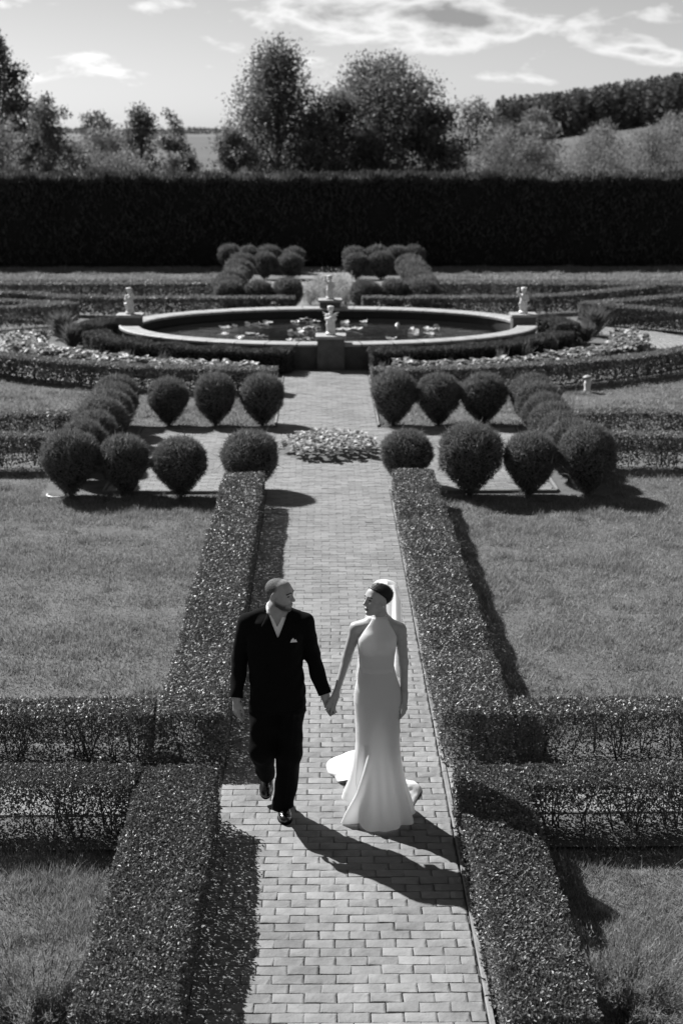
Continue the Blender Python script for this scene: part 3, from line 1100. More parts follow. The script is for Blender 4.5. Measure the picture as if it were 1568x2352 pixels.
def pad_mesh(seed):
    r = np.random.default_rng(seed)
    n = 14
    a = np.linspace(.25, 2 * math.pi - .25, n)
    rad = 1 + .06 * r.normal(size=n)
    v = [(0, 0, .0)] + [(.62 * q * math.cos(x), .62 * q * math.sin(x), .03 + .02 * r.normal()) for q, x in zip(rad, a)] + [(q * math.cos(x), q * math.sin(x), .10 + .10 * abs(r.normal())) for q, x in zip(rad, a)]
    f3 = [(0, 1 + k, 2 + k) for k in range(n - 1)]
    f4 = [(1 + k, 1 + n + k, 2 + n + k, 2 + k) for k in range(n - 1)]
    return np_mesh('lily_pad', np.array(v), [np.array(f3), np.array(f4)], M['lily'], True)


PADS = [pad_mesh(k) for k in range(4)]
floats = [  # x, y, length, turn, height, label
    (-1.56, 34.28, .61, .03, .05, 'long clump of pale lily pads left of centre in the fountain'),
    (-.67, 34.68, .17, .1, .045, 'small pale lily clump left of the rearmost clump in the fountain'),
    (-.21, 34.68, .19, .2, .045, 'small pale lily clump between the rearmost clump and the front statue'),
    (-.60, 32.84, .44, -.12, .06, 'thickest lily clump, close on the left of the front statue'),
    (-.51, 31.62, .58, .02, .035, 'long lily clump along the front rim left of the plinth'),
    (-1.61, 32.5, .26, .0, .045, 'lily clump second from the front rim, left of the plinth'),
    (-1.39, 32.1, .18, .25, .04, 'small lily clump nearest the front rim on the left'),
    (-1.88, 32.15, .17, .05, .03, 'small low lily clump near the front rim, outermost on the left'),
    (-2.25, 33.66, .42, .05, .025, 'slim pale lily clump on the bright water at the far left'),
    (-2.25, 32.64, .30, -.05, .03, 'pale lily clump in front of the slim one at the far left'),
    (.49, 34.45, .17, -.1, .045, 'small lily clump just right of the front statue'),
    (.99, 34.56, .15, .25, .05, 'second small lily clump right of the front statue'),
    (2.12, 33.27, .17, -.1, .06, 'lily clump at the rear left of the right-hand group'),
    (2.54, 33.47, .30, .2, .05, 'lily clump at the rear right of the right-hand group'),
    (2.07, 32.59, .19, .05, .045, 'lily clump at the front left of the right-hand group'),
    (2.48, 32.45, .28, .3, .045, 'lily clump at the front right of the right-hand group'),
    (1.52, 31.85, .17, .05, .035, 'small lily clump near the front rim on the right'),
    (-.43, 35.1, .26, .0, .05, 'rearmost small lily clump left of the rear plinth'),
    (-.35, 33.5, .55, .1, .035, 'lily clump behind the front statue, on its left'),
    (.55, 33.3, .72, -.12, .03, 'long low lily clump behind the front statue, on its right'),
]
for x, y, ln, rz, hh, lab in floats:
    o = empty('lily_clump', (x, y, WZ), rz)
    tag(o, lab, 'water lilies', 'water lily clumps in the fountain')
    npd = max(3, int(ln / .075))
    for k in range(npd):
        c = bpy.data.objects.new('pad', PADS[random.randrange(4)])
        COL.objects.link(c)
        c.parent = o
        c.location = ((k + .5) / npd * ln - ln / 2 + random.gauss(0, .015), random.gauss(0, .09), .004 + .003 * k + random.uniform(0, hh * .5))
        sc_ = random.uniform(.055, .085)
        c.scale = (sc_, sc_, sc_ * random.uniform(.5, 1.3))
        c.rotation_euler = (random.gauss(0, .22) - .12, random.gauss(0, .22), random.uniform(0, 6.28))
noz = empty('fountain_nozzle', (1.79, 34.15, WZ - .03))
tag(noz, 'low bubbling water nozzle in the right half of the fountain', 'nozzle')
m = MB(); m.lathe([(.03, -.1), (.03, .03), (.05, .05), (.02, .08), (.001, .085)], seg=10); m.build('nozzle_body', M['dark_stone'], noz)
m = MB(); m.lathe([(.07, .02), (.05, .05), (.02, .08), (.001, .085)], seg=12); m.build('spout', M['plastic'], noz, True)

# ------------------------------------------------------------------ clipped hedges
HG = 'low clipped hedges of the garden'
hedge('long low hedge left of the path behind the man', [(-1.04, 10.32), (-1.05, 18.45)], .55, .45, 14500, 6500, seed=11, see_through=.25, group=HG, sprig=10)
hedge('long low hedge right of the path behind the bride', [(1.20, 10.30), (1.20, 18.55)], .57, .45, 14500, 6500, seed=12, see_through=.25, group=HG, sprig=10)
hedge('near low hedge at the lower left edge of the path', [(-1.04, 6.45), (-1.04, 9.42)], .58, .43, 14500, 6500, seed=13, quad=True, see_through=.2, group=HG, sprig=14)
hedge('near low hedge at the lower right edge of the path', [(1.19, 6.4), (1.17, 9.40)], .50, .43, 14500, 6500, seed=14, quad=True, see_through=.2, group=HG, sprig=8)
hedge('rear cross hedge with shaded front left of the man', [(-6.2, 10.52), (-1.34, 10.5)], .40, .45, 13500, 8500, seed=15, see_through=0.22, group=HG, sprig=10)
hedge('rear cross hedge with bare branchy gap right of the bride', [(1.52, 10.48), (6.2, 10.5)], .38, .45, 13500, 8000, seed=16, see_through=0.34, group=HG, sprig=8)
hedge('front cross hedge with see-through stems at lower left', [(-5.6, 9.27), (-1.34, 9.25)], .37, .44, 14000, 8500, seed=17, quad=True, see_through=0.3, group=HG, sprig=10)
hedge('front cross hedge with see-through stems at lower right', [(1.44, 9.24), (5.6, 9.26)], .36, .44, 14000, 8500, seed=18, quad=True, see_through=0.3, group=HG, sprig=8)
bigl = (.05, .026)
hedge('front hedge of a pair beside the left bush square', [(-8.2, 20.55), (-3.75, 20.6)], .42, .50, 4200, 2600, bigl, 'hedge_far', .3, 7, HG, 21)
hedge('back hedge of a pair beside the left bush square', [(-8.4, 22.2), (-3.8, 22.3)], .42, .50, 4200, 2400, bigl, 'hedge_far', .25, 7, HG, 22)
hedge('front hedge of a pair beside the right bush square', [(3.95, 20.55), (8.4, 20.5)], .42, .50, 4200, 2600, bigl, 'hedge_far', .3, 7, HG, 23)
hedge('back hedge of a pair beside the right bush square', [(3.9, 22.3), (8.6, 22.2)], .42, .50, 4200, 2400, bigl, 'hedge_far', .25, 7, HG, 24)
biggr = (.06, .032)
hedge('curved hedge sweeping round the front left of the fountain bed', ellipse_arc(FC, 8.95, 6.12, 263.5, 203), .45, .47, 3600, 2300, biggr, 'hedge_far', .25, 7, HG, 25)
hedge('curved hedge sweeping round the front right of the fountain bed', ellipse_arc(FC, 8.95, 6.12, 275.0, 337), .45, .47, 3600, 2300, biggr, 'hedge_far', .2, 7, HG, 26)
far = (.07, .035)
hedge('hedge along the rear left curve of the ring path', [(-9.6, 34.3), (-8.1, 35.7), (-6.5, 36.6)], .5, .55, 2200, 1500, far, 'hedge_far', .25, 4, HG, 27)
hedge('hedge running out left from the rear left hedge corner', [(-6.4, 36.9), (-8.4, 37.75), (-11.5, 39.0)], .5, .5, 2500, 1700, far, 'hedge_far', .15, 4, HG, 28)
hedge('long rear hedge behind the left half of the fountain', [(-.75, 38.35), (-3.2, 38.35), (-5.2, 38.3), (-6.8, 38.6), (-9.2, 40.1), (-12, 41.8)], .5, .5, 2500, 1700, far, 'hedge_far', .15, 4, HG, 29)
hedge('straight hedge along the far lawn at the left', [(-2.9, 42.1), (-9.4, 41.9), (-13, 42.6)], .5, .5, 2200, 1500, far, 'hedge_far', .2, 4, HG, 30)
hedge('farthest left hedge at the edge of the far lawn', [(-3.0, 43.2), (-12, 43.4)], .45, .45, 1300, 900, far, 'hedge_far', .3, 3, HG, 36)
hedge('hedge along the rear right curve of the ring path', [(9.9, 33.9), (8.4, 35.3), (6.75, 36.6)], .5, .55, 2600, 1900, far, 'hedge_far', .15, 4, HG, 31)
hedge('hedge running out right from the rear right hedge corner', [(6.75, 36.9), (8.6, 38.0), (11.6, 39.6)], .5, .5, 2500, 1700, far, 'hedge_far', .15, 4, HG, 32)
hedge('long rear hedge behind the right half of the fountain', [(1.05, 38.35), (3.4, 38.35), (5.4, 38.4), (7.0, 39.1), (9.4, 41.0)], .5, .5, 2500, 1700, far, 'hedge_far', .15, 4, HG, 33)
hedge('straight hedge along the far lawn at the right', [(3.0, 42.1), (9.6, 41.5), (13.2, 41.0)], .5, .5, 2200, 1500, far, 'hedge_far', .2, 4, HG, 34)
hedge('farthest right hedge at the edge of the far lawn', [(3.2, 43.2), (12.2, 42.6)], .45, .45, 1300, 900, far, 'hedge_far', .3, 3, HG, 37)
hedge('thin knee-high hedge just behind the left rim of the basin', ellipse_arc(FC, 5.6, 4.15, 97, 128, 14), .35, .30, 2200, 1500, far, 'dark_hedge', .1, 3, HG, 38)
hedge('thin knee-high hedge just behind the right rim of the basin', ellipse_arc(FC, 5.6, 4.15, 83, 52, 14), .35, .30, 2200, 1500, far, 'dark_hedge', .1, 3, HG, 39)
# dark conifer hedge hugging the basin
DG = 'dark conifer hedge round the basin'
hedge('dark conifer hedge hugging the front left of the basin', ellipse_arc(FC, 5.35, 3.72, 261.5, 192, 30), .62, .47, 3800, 2600, (.085, .018), 'dark_hedge', .15, 0, DG, 40, core=True, fuzz=.05, inner=0)
hedge('dark conifer hedge hugging the front right of the basin', ellipse_arc(FC, 5.35, 3.72, 279, 348, 30), .62, .47, 3800, 2600, (.085, .018), 'dark_hedge', .15, 0, DG, 41, core=True, fuzz=.05, inner=0)
hedge('dark conifer hedge beside the left statue plinth', ellipse_arc(FC, 5.5, 3.8, 182, 160, 12), .6, .5, 3000, 2000, (.085, .018), 'dark_hedge', .15, 0, DG, 42, core=True, fuzz=.05, inner=0)
hedge('dark conifer hedge beside the right statue plinth', ellipse_arc(FC, 5.5, 3.8, -2, 20, 12), .6, .5, 3000, 2000, (.085, .018), 'dark_hedge', .15, 0, DG, 43, core=True, fuzz=.05, inner=0)
# tall conifer hedge that closes the garden
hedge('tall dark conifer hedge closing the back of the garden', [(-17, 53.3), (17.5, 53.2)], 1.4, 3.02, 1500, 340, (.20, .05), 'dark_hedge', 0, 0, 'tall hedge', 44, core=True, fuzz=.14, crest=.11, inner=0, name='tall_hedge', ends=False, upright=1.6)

# ------------------------------------------------------------------ clipped globe bushes
TV = [topiary_meshes(s, .395, .95, 14000, .078, .0085, 'thuja') for s in (1, 2, 3, 6, 7, 8, 9)]
TF = [topiary_meshes(s, .42, .92, 6000, .09, .016, 'thuja') for s in (4, 5)]
BGN = 'globe bushes round the near brick square'
front_left = [(-3.46, 18.97, 1.04, 'big globe bush at the outer end of the left front row'), (-2.72, 19.02, .90, 'second globe bush in from the outer end of the left front row'),
              (-1.95, 18.87, .92, 'globe bush third along the left front row, standing clear'), (-1.0, 19.12, .97, 'globe bush at the far end of the left path hedge')]
front_right = [(1.16, 19.42, .93, 'globe bush at the far end of the right path hedge'), (2.01, 18.93, 1.06, 'widest globe bush of the right front row, second from the path'),
               (2.82, 18.93, .98, 'globe bush third from the path in the right front row'), (3.62, 18.98, 1.06, 'globe bush at the outer right corner casting a shadow on the lawn')]
back_left = [(-2.62, 23.76, .90, 'globe bush of the left back row farthest from the path'), (-1.83, 23.76, .93, 'middle globe bush of the left back row'), (-1.03, 23.72, .95, 'globe bush of the left back row next to the path')]
back_right = [(1.19, 23.72, 1.02, 'globe bush of the right back row next to the path'), (1.95, 23.76, .92, 'middle globe bush of the right back row'), (2.72, 23.78, .98, 'globe bush of the right back row farthest from the path')]
ordw = ['first', 'second', 'third', 'fourth', 'fifth', 'sixth']
col_left = [(-3.42, 19.85), (-3.38, 20.6), (-3.38, 21.35), (-3.42, 22.15), (-3.42, 22.95), (-3.48, 23.75)]
col_right = [(3.52, 19.75), (3.5, 20.45), (3.48, 21.2), (3.5, 22.0), (3.52, 22.8), (3.52, 23.6)]
k = 0
for lst in (front_left, front_right, back_left, back_right):
    for x, y, s, lab in lst:
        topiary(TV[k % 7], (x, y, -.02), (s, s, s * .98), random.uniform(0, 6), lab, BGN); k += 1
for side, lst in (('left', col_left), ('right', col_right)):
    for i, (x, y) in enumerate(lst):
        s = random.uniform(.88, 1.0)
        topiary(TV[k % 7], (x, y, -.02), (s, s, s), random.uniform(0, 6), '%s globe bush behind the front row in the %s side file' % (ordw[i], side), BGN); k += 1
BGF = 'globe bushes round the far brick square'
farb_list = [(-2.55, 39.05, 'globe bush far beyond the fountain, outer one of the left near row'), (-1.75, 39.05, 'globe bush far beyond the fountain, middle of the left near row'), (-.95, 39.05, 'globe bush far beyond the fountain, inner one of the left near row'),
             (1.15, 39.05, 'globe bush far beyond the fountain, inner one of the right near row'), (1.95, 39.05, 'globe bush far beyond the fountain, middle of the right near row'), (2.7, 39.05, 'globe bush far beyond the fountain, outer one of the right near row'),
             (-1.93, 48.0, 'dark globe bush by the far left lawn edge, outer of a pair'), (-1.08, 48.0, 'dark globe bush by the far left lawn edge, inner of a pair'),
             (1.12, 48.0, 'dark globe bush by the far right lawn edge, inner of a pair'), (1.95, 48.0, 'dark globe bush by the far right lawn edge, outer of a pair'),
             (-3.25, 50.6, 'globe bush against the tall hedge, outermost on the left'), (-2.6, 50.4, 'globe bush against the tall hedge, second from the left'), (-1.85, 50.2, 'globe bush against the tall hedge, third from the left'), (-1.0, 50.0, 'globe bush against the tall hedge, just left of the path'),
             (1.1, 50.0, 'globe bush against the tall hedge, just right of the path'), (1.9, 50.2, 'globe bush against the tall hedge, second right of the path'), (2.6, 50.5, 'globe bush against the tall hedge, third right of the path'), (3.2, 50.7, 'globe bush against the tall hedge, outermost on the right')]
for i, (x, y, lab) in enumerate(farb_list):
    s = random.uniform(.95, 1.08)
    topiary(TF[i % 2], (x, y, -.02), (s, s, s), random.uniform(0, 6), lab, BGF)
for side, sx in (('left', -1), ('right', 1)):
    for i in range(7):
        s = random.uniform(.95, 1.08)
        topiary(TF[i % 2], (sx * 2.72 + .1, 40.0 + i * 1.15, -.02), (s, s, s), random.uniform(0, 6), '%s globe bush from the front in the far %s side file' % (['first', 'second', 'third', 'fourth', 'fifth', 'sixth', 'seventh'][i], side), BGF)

# ------------------------------------------------------------------ leafy plants in the beds
def broad_leaf_mesh(seed, L=.20, Wd=.12):
    r = np.random.default_rng(seed)
    n = 5
    s = np.linspace(0, 1, n)
    wprof = np.array([.15, .95, 1.15, .85, .06]) * Wd / 2
    x = s * L * .85
    z = L * (.55 * s - .75 * s ** 2 + r.normal() * .03 * s)
    v = []
    for i in range(n):
        v += [(x[i], -wprof[i], z[i] + wprof[i] * .35), (x[i], 0, z[i]), (x[i], wprof[i], z[i] + wprof[i] * .35)]
    f = []
    for i in range(n - 1):
        for j in range(2):
            f.append((i * 3 + j, i * 3 + j + 1, (i + 1) * 3 + j + 1, (i + 1) * 3 + j))
    return np.array(v), np.array(f)


LV = [broad_leaf_mesh(s) for s in range(5)]
LM = [np_mesh('broad_leaf', v, f, M['bed_leaf'], True) for v, f in LV]
nb = 0
for q in range(42):
    rr = BED_R * math.sqrt((q + .5) / 42) * .97
    a = q * 2.39996
    px, py = BED_C[0] + rr * math.cos(a), BED_C[1] + rr * math.sin(a)
    pl = empty('leafy_plant', (px, py, .01 + .08 * (1 - (rr / BED_R) ** 2)), random.uniform(0, 6))
    tag(pl, 'pale broad-leaved plant growing in the round bed set in the path', 'plant', 'broad-leaved plants of the round bed')
    for i in range(14):
        o = bpy.data.objects.new('leaf', LM[random.randrange(5)])
        COL.objects.link(o)
        o.parent = pl
        az = i * 2.4 + random.uniform(-.4, .4)
        o.location = (.02 * math.cos(az), .02 * math.sin(az), .05 + .008 * i)
        o.rotation_euler = (random.gauss(0, .2), -.25 - random.uniform(0, .9), az)
        s = random.uniform(.4, .68)
        o.scale = (s, s, s)


def plant_mesh(seed, n=18, kind='broad', size=1.0):
    r = np.random.default_rng(seed)
    mb = MB()
    for i in range(n):
        v, f = LV[r.integers(0, 5)]
        az = r.uniform(0, 6.28); tl = -.2 - r.uniform(0, .9)
        Rm = np.array(Matrix.Rotation(az, 3, 'Z') @ Matrix.Rotation(tl, 3, 'Y') @ Matrix.Rotation(r.normal() * .2, 3, 'X'))
        mb.add(v * size * r.uniform(.8, 1.5) @ Rm.T + np.array([r.normal() * .10, r.normal() * .10, .08 + r.uniform(0, .16)]), f)
    return mb.mesh('leafy_plant', M['hosta'], True)


def spiky_mesh(seed, h, mat, n=120, w=.02, spread=.22):
    r = np.random.default_rng(seed)
    P = np.column_stack([r.normal(size=(n, 2)) * .05, r.uniform(0, h * .55, n)])
    D = unit(np.column_stack([r.normal(size=(n, 2)) * spread, np.ones(n)]) + r.normal(size=(n, 3)) * .12)
    V, F = leaf_quads(P, D, unit(r.normal(size=(n, 3))), h * r.uniform(.3, .6, n), np.full(n, w), .1)
    return np_mesh('tall_plant', V, F, M[mat])


PM = [plant_mesh(s, 34, size=.62) for s in range(4)]
for side, t0, t1, n in (('left', 258, 176, 70), ('right', 282, 364, 70)):
    for i in range(n):
        t = math.radians(t0 + (t1 - t0) * (i + random.uniform(-.4, .4)) / (n - 1))
        for lane in range(2):
            fr = .60 + lane * .22 + random.uniform(-.08, .08)
            fr2 = fr + .1 * abs(math.cos(t))
            a = 5.75 + 1.45 * fr2; b = 4.1 + .75 * fr2
            o = empty('leafy_plant', (FC[0] + a * math.cos(t), FC[1] + b * math.sin(t), 0))
            obj('leaves', PM[random.randrange(4)], o)['kind'] = 'stuff'
            s = random.uniform(.75, 1.25)
            o.scale = (s, s, s); o.rotation_euler = (0, 0, random.uniform(0, 6))
            tag(o, 'pale broad-leaved plant in the bed curving round the %s of the fountain' % side, 'plant', 'broad-leaved plants of the %s fountain bed' % side)
SM = [spiky_mesh(s, .5, 'pale_leaf') for s in range(3)]
for i, (x, y, s, lab) in enumerate([(-2.15, 28.3, .8, 'spiky plant at the foot of the left conifer hedge, nearest the path'), (-1.6, 28.25, .6, 'short spiky plant in front of the left conifer hedge near the path'),
                                    (-3.3, 29.2, .9, 'tall spiky plant in the middle of the front left bed'), (-2.75, 28.7, .7, 'spiky plant left of the middle in the front left bed'), (-4.1, 29.9, .8, 'spiky plant towards the outer end of the front left bed'),
                                    (1.7, 28.5, .9, 'spiky plant leaning in front of the right conifer hedge near the path'), (2.6, 28.8, .7, 'short spiky plant in the front right bed'), (3.7, 29.4, 1.0, 'tall spiky plant in the middle of the front right bed'),
                                    (4.3, 29.9, 1.05, 'tall spiky plant right of the middle in the front right bed'), (5.0, 30.7, 1.0, 'spiky plant towards the outer end of the front right bed'), (1.2, 28.4, .75, 'spiky plant beside the right end of the conifer hedge gap')]):
    o = obj('spiky_plant', SM[i % 3], None, (x, y, 0))
    o.scale = (s, s, s)
    tag(o, lab, 'plant', 'spiky plants in the fountain bed')
WM = [spiky_mesh(s + 20, .75, 'pale_leaf', 700, .022, .55) for s in range(2)]
for i, (x, y, s, lab) in enumerate([(-6.25, 34.0, 1.0, 'feathery pale shrub at the left tip of the fountain bed'), (-5.75, 32.6, .85, 'feathery pale shrub by the left end of the conifer hedge'), (-6.5, 32.9, .6, 'low feathery shrub among the broad leaves at the left tip'),
                                    (6.55, 34.4, 1.05, 'feathery pale shrub at the right tip of the fountain bed'), (6.15, 33.2, .7, 'low feathery shrub by the right end of the conifer hedge')]):
    o = obj('feathery_shrub', WM[i % 2], None, (x, y, 0))
    o.scale = (s * 1.3, s * 1.2, s)
    tag(o, lab, 'shrub', 'feathery shrubs in the fountain bed')
# light feathery flowers behind the rear statue
r_ = np.random.default_rng(41)
n_ = 1500
Pf = r_.normal(size=(n_, 3)) * np.array([.16, .16, .15]) + np.array([0, 0, .30]); Pf[:, 2] = np.abs(Pf[:, 2])
Vf, Ff = leaf_quads(Pf, unit(r_.normal(size=(n_, 3)) + [0, 0, .8]), unit(r_.normal(size=(n_, 3))), r_.uniform(.04, .12, n_), np.full(n_, .014), .1)
mbf = MB(); mbf.add(Vf, Ff)
for k_ in range(14):
    mbf.tube([(0, 0, 0), tuple(r_.normal(size=3) * [.12, .12, .02] + [0, 0, .42])], [.005, .002], 3, cap=False)
FM = mbf.mesh('airy_shrub', M['airy'])
for i, (x, y, s, lab) in enumerate([(-.35, 40.6, 1.0, 'airy pale shrub behind the rear statue, on its left'), (.15, 41.2, 1.1, 'airy pale shrub directly behind the rear statue'), (.65, 40.7, 1.0, 'airy pale shrub behind the rear statue, on its right'),
                                    (-.1, 42.2, 1.15, 'taller airy shrub at the back of the bed behind the rear statue'), (.5, 42.3, 1.2, 'tallest airy shrub at the back right of the bed behind the rear statue')]):
    o = obj('airy_shrub', FM, None, (x, y, 0))
    o.scale = (s * 1.1, s * 1.1, s); o.rotation_euler = (0, 0, i * 1.3)
    o['kind'] = 'thing'
    tag(o, lab, 'shrub', 'airy shrubs behind the fountain')
# junipers at the very front
def juniper(label, loc, R, H, seed):
    r = np.random.default_rng(seed)
    root = empty('juniper', loc)
    tag(root, label, 'shrub', 'low junipers at the front')
    n = 20000
    nb = 110
    az = r.uniform(0, 6.28, nb); tl = r.uniform(.15, 1.25, nb); ln = r.uniform(.5, 1.0, nb)
    k = r.integers(0, nb, n); q = r.uniform(.1, 1, n) ** .7
    base = np.column_stack([np.cos(az) * np.sin(tl) * R, np.sin(az) * np.sin(tl) * R, np.cos(tl) * H * .95 + .12])
    P = base[k] * (q * ln[k])[:, None] + r.normal(size=(n, 3)) * .022
    P[:, 2] = np.maximum(P[:, 2], .01)
    D = unit(unit(base[k]) + r.normal(size=(n, 3)) * .55 + [0, 0, .3])
    V, F = leaf_quads(P, D, unit(r.normal(size=(n, 3))), r.uniform(.02, .05, n), np.full(n, .006), .1)
    fo = obj('foliage', np_mesh('juniper_foliage', V, F, M['juniper']), root)
    fo['kind'] = 'stuff'
    mb = MB()
    for i in range(0, nb, 2):
        mb.tube([(0, 0, 0), tuple(base[i] * ln[i] * .9)], [.008, .003], 3, cap=False)
    mb.build('branches', M['twig'], root)
    return root


juniper('wispy low juniper at the bottom left corner in front of the hedge end', (-1.60, 6.90, -.03), .78, .45, 51)
juniper('wispy low juniper at the bottom right in front of the hedge end', (1.68, 6.90, -.03), .78, .48, 52)

# ------------------------------------------------------------------ lawns
def around_path(Q):
    return np.zeros(len(Q), bool)


def in_ring(Q):
    return ((Q[:, 0] - FC[0]) / 8.95) ** 2 + ((Q[:, 1] - FC[1]) / 6.15) ** 2 < 1


grass_patch('short grass of the near left lawn corner', [(-1.3, 5.6), (-1.3, 9.15), (-3.6, 9.15), (-3.0, 5.6)], 7500, .042, .006, 61)
grass_patch('short grass of the near right lawn corner', [(1.4, 5.6), (1.4, 9.15), (3.6, 9.15), (3.0, 5.6)], 7500, .042, .006, 62)
grass_patch('mown grass of the left lawn beside the path', [(-1.3, 10.6), (-1.3, 18.95), (-3.9, 18.95), (-3.9, 20.35), (-5.6, 20.35), (-5.3, 18.5), (-3.6, 11)], 3900, .037, .008, 63)
grass_patch('mown grass of the right lawn beside the path', [(1.45, 10.6), (1.45, 18.95), (4.0, 18.95), (4.0, 20.35), (5.9, 20.35), (5.6, 18.5), (3.8, 11)], 3900, .037, .008, 64)
grass_patch('mown grass of the left lawn before the fountain', [(-3.5, 22.5), (-3.3, 23.7), (-.85, 23.7), (-.85, 26.7), (-8.0, 29.6), (-7.0, 22.5)], 1500, .045, .014, 65, holes=in_ring)
grass_patch('mown grass of the right lawn before the fountain', [(3.6, 22.5), (3.4, 23.7), (1.0, 23.7), (1.0, 26.7), (8.3, 29.6), (7.3, 22.5)], 1500, .045, .014, 66, holes=in_ring)
grass_patch('sunlit grass of the far left lawn under the tall hedge', [(-13.5, 44.4), (-3.1, 43.7), (-3.1, 52.4), (-13.5, 52.4)], 450, .05, .03, 67)
grass_patch('sunlit grass of the far right lawn under the tall hedge', [(13.8, 43.3), (3.3, 43.7), (3.3, 52.4), (13.8, 52.4)], 450, .05, .03, 68)

# ------------------------------------------------------------------ garden lantern and hoop
post = empty('garden_lantern', (5.05, 26.86, -.03))
tag(post, 'small pale mushroom-capped stone post on the right lawn', 'lantern')
m = MB(); m.lathe([(.075, 0), (.075, .03), (.055, .06), (.068, .15), (.05, .27), (.001, .27)], seg=14); m.build('post', M['marble'], post, True)
m = MB(); m.lathe([(.02, .268), (.092, .272), (.095, .288), (.06, .318), (.001, .328)], seg=16); m.build('cap', M['stone'], post, True)
m = MB()
tt = np.linspace(math.pi * .95, math.pi * 1.75, 12)
m.tube(np.column_stack([.16 * np.cos(tt), .16 * np.sin(tt), .04 + 0 * tt]), .012, 6)
o = m.build('white_hoop', M['plastic'], None, True, (-3.62, 18.92, -.03))
tag(o, 'small curved white edging piece in the grass by the leftmost bush', 'edging')
for x, y, lab in []:
    pass

# ------------------------------------------------------------------ trees beyond the tall hedge
TG = 'trees beyond the tall hedge'
tree('tree', 'big rounded tree beyond the hedge left of centre, tallest of the trees', (-2.1, 70, 0), 8.9, 3.9, 30000, (.17, .11), 'tree_leaf', 71, 'cone', TG, lumps=90)
tree('tree', 'big broad tree beyond the hedge right of centre', (3.0, 73, 0), 8.5, 3.5, 30000, (.17, .11), 'tree_leaf', 72, 'oval', TG, lumps=70)
tree('tree', 'lower side tree filling the gap between the two big trees', (.5, 71, 0), 6.5, 2.7, 17000, (.20, .12), 'tree_leaf', 73, 'oval', TG, lumps=26)
tree('tree', 'dark tree leaning out on the right of the broad big tree', (5.2, 71, 0), 6.0, 2.4, 14000, (.20, .12), 'tree_leaf', 74, 'oval', TG, lumps=28)
tree('tree', 'tall narrow tree cut by the left picture edge', (-14.5, 66, 0), 9.1, 1.9, 11000, (.19, .12), 'tree_leaf', 75, 'oval', TG, lumps=34)
tree('tree', 'rounded grey tree right of the tall narrow one at the far left', (-11.7, 62, 0), 6.3, 1.5, 9000, (.15, .09), 'tree_leaf', 76, 'oval', TG, lumps=30)
tree('bushy_tree', 'broad pale bush below the tall tree at the far left', (-13.6, 60, 0), 5.3, 2.3, 11000, (.16, .07), 'tree_pale', 77, 'dome', TG, lumps=36)
tree('tree', 'small round distant tree left of the paired trees', (-12.9, 84, 0), 6.0, 1.7, 5000, (.2, .12), 'tree_leaf', 78, 'oval', TG, lumps=18)
tree('tree', 'taller of the paired trees left of centre', (-7.9, 64, 0), 5.9, 1.75, 7000, (.16, .10), 'tree_leaf', 79, 'cone', TG, lumps=32)
tree('tree', 'narrower of the paired trees left of centre', (-6.6, 66, 0), 5.7, 1.2, 5000, (.16, .10), 'tree_leaf', 80, 'oval', TG, lumps=24)
tree('bushy_tree', 'low pale scrub between the far left bush and the paired trees', (-10.7, 63, 0), 4.5, 1.9, 9000, (.14, .06), 'tree_pale', 81, 'dome', TG, lumps=26)
tree('bushy_tree', 'low pale scrub at the foot of the paired trees', (-8.4, 60.5, 0), 4.0, 1.9, 9000, (.14, .06), 'tree_pale', 82, 'dome', TG, lumps=26)
tree('bushy_tree', 'pale scrub behind the low one left of the paired trees', (-9.9, 68, 0), 4.9, 2.2, 10000, (.15, .07), 'tree_pale', 97, 'dome', TG, lumps=28)
tree('bushy_tree', 'pale scrub at the right foot of the narrower paired tree', (-6.3, 61, 0), 3.9, 1.1, 5000, (.14, .06), 'tree_pale', 98, 'dome', TG, lumps=20)
tree('bushy_tree', 'dark low bush just left of the tallest tree', (-5.6, 62, 0), 3.95, .75, 3000, (.16, .08), 'tree_leaf', 83, 'dome', TG, lumps=14)
tree('bushy_tree', 'pale leafy bush under the left edge of the tallest tree', (-4.0, 67, 0), 4.9, 1.5, 6000, (.18, .11), 'tree_pale', 84, 'dome', TG, lumps=20)
tree('tree', 'round distant tree just right of the big broad tree', (8.6, 82, 0), 6.9, 1.6, 4500, (.2, .12), 'tree_pale', 85, 'oval', TG, lumps=22)
tree('bushy_tree', 'large soft willow bush right of the big trees', (7.9, 64, 0), 5.0, 2.0, 9000, (.20, .045), 'tree_pale', 86, 'dome', TG, lumps=36, up=.5)
tree('bushy_tree', 'lower willow bush in front of the soft large one', (7.4, 60, 0), 4.2, 1.3, 6000, (.18, .045), 'tree_leaf', 87, 'dome', TG, lumps=26, up=.5)
tree('bushy_tree', 'wide flat willow bush in the right middle distance', (13.9, 76, 0), 4.6, 2.3, 8000, (.20, .05), 'tree_pale', 88, 'dome', TG, lumps=36, up=.4)
tree('bushy_tree', 'tall willow bush near the right picture edge', (14.6, 65, 0), 5.1, 1.7, 8000, (.20, .045), 'tree_pale', 89, 'dome', TG, lumps=32, up=.5)
tree('bushy_tree', 'pale willow bush cut by the right picture edge', (17.2, 66, 0), 5.0, 1.6, 6000, (.20, .045), 'tree_pale', 90, 'dome', TG, lumps=28, up=.5)
tree('bushy_tree', 'pale bush in the gap right of the soft willow bush', (10.6, 74, 0), 4.5, 1.9, 7000, (.18, .07), 'tree_pale', 301, 'dome', TG, lumps=26)
tree('bushy_tree', 'dark bush behind the wide flat willow bush', (12.4, 96, 0), 5.4, 2.4, 6000, (.22, .10), 'tree_leaf', 302, 'dome', TG, lumps=28)
tree('bushy_tree', 'broad pale bush below the hill between the willow bushes', (18.6, 98, 0), 5.2, 2.8, 7000, (.22, .10), 'tree_pale', 303, 'dome', TG, lumps=30)
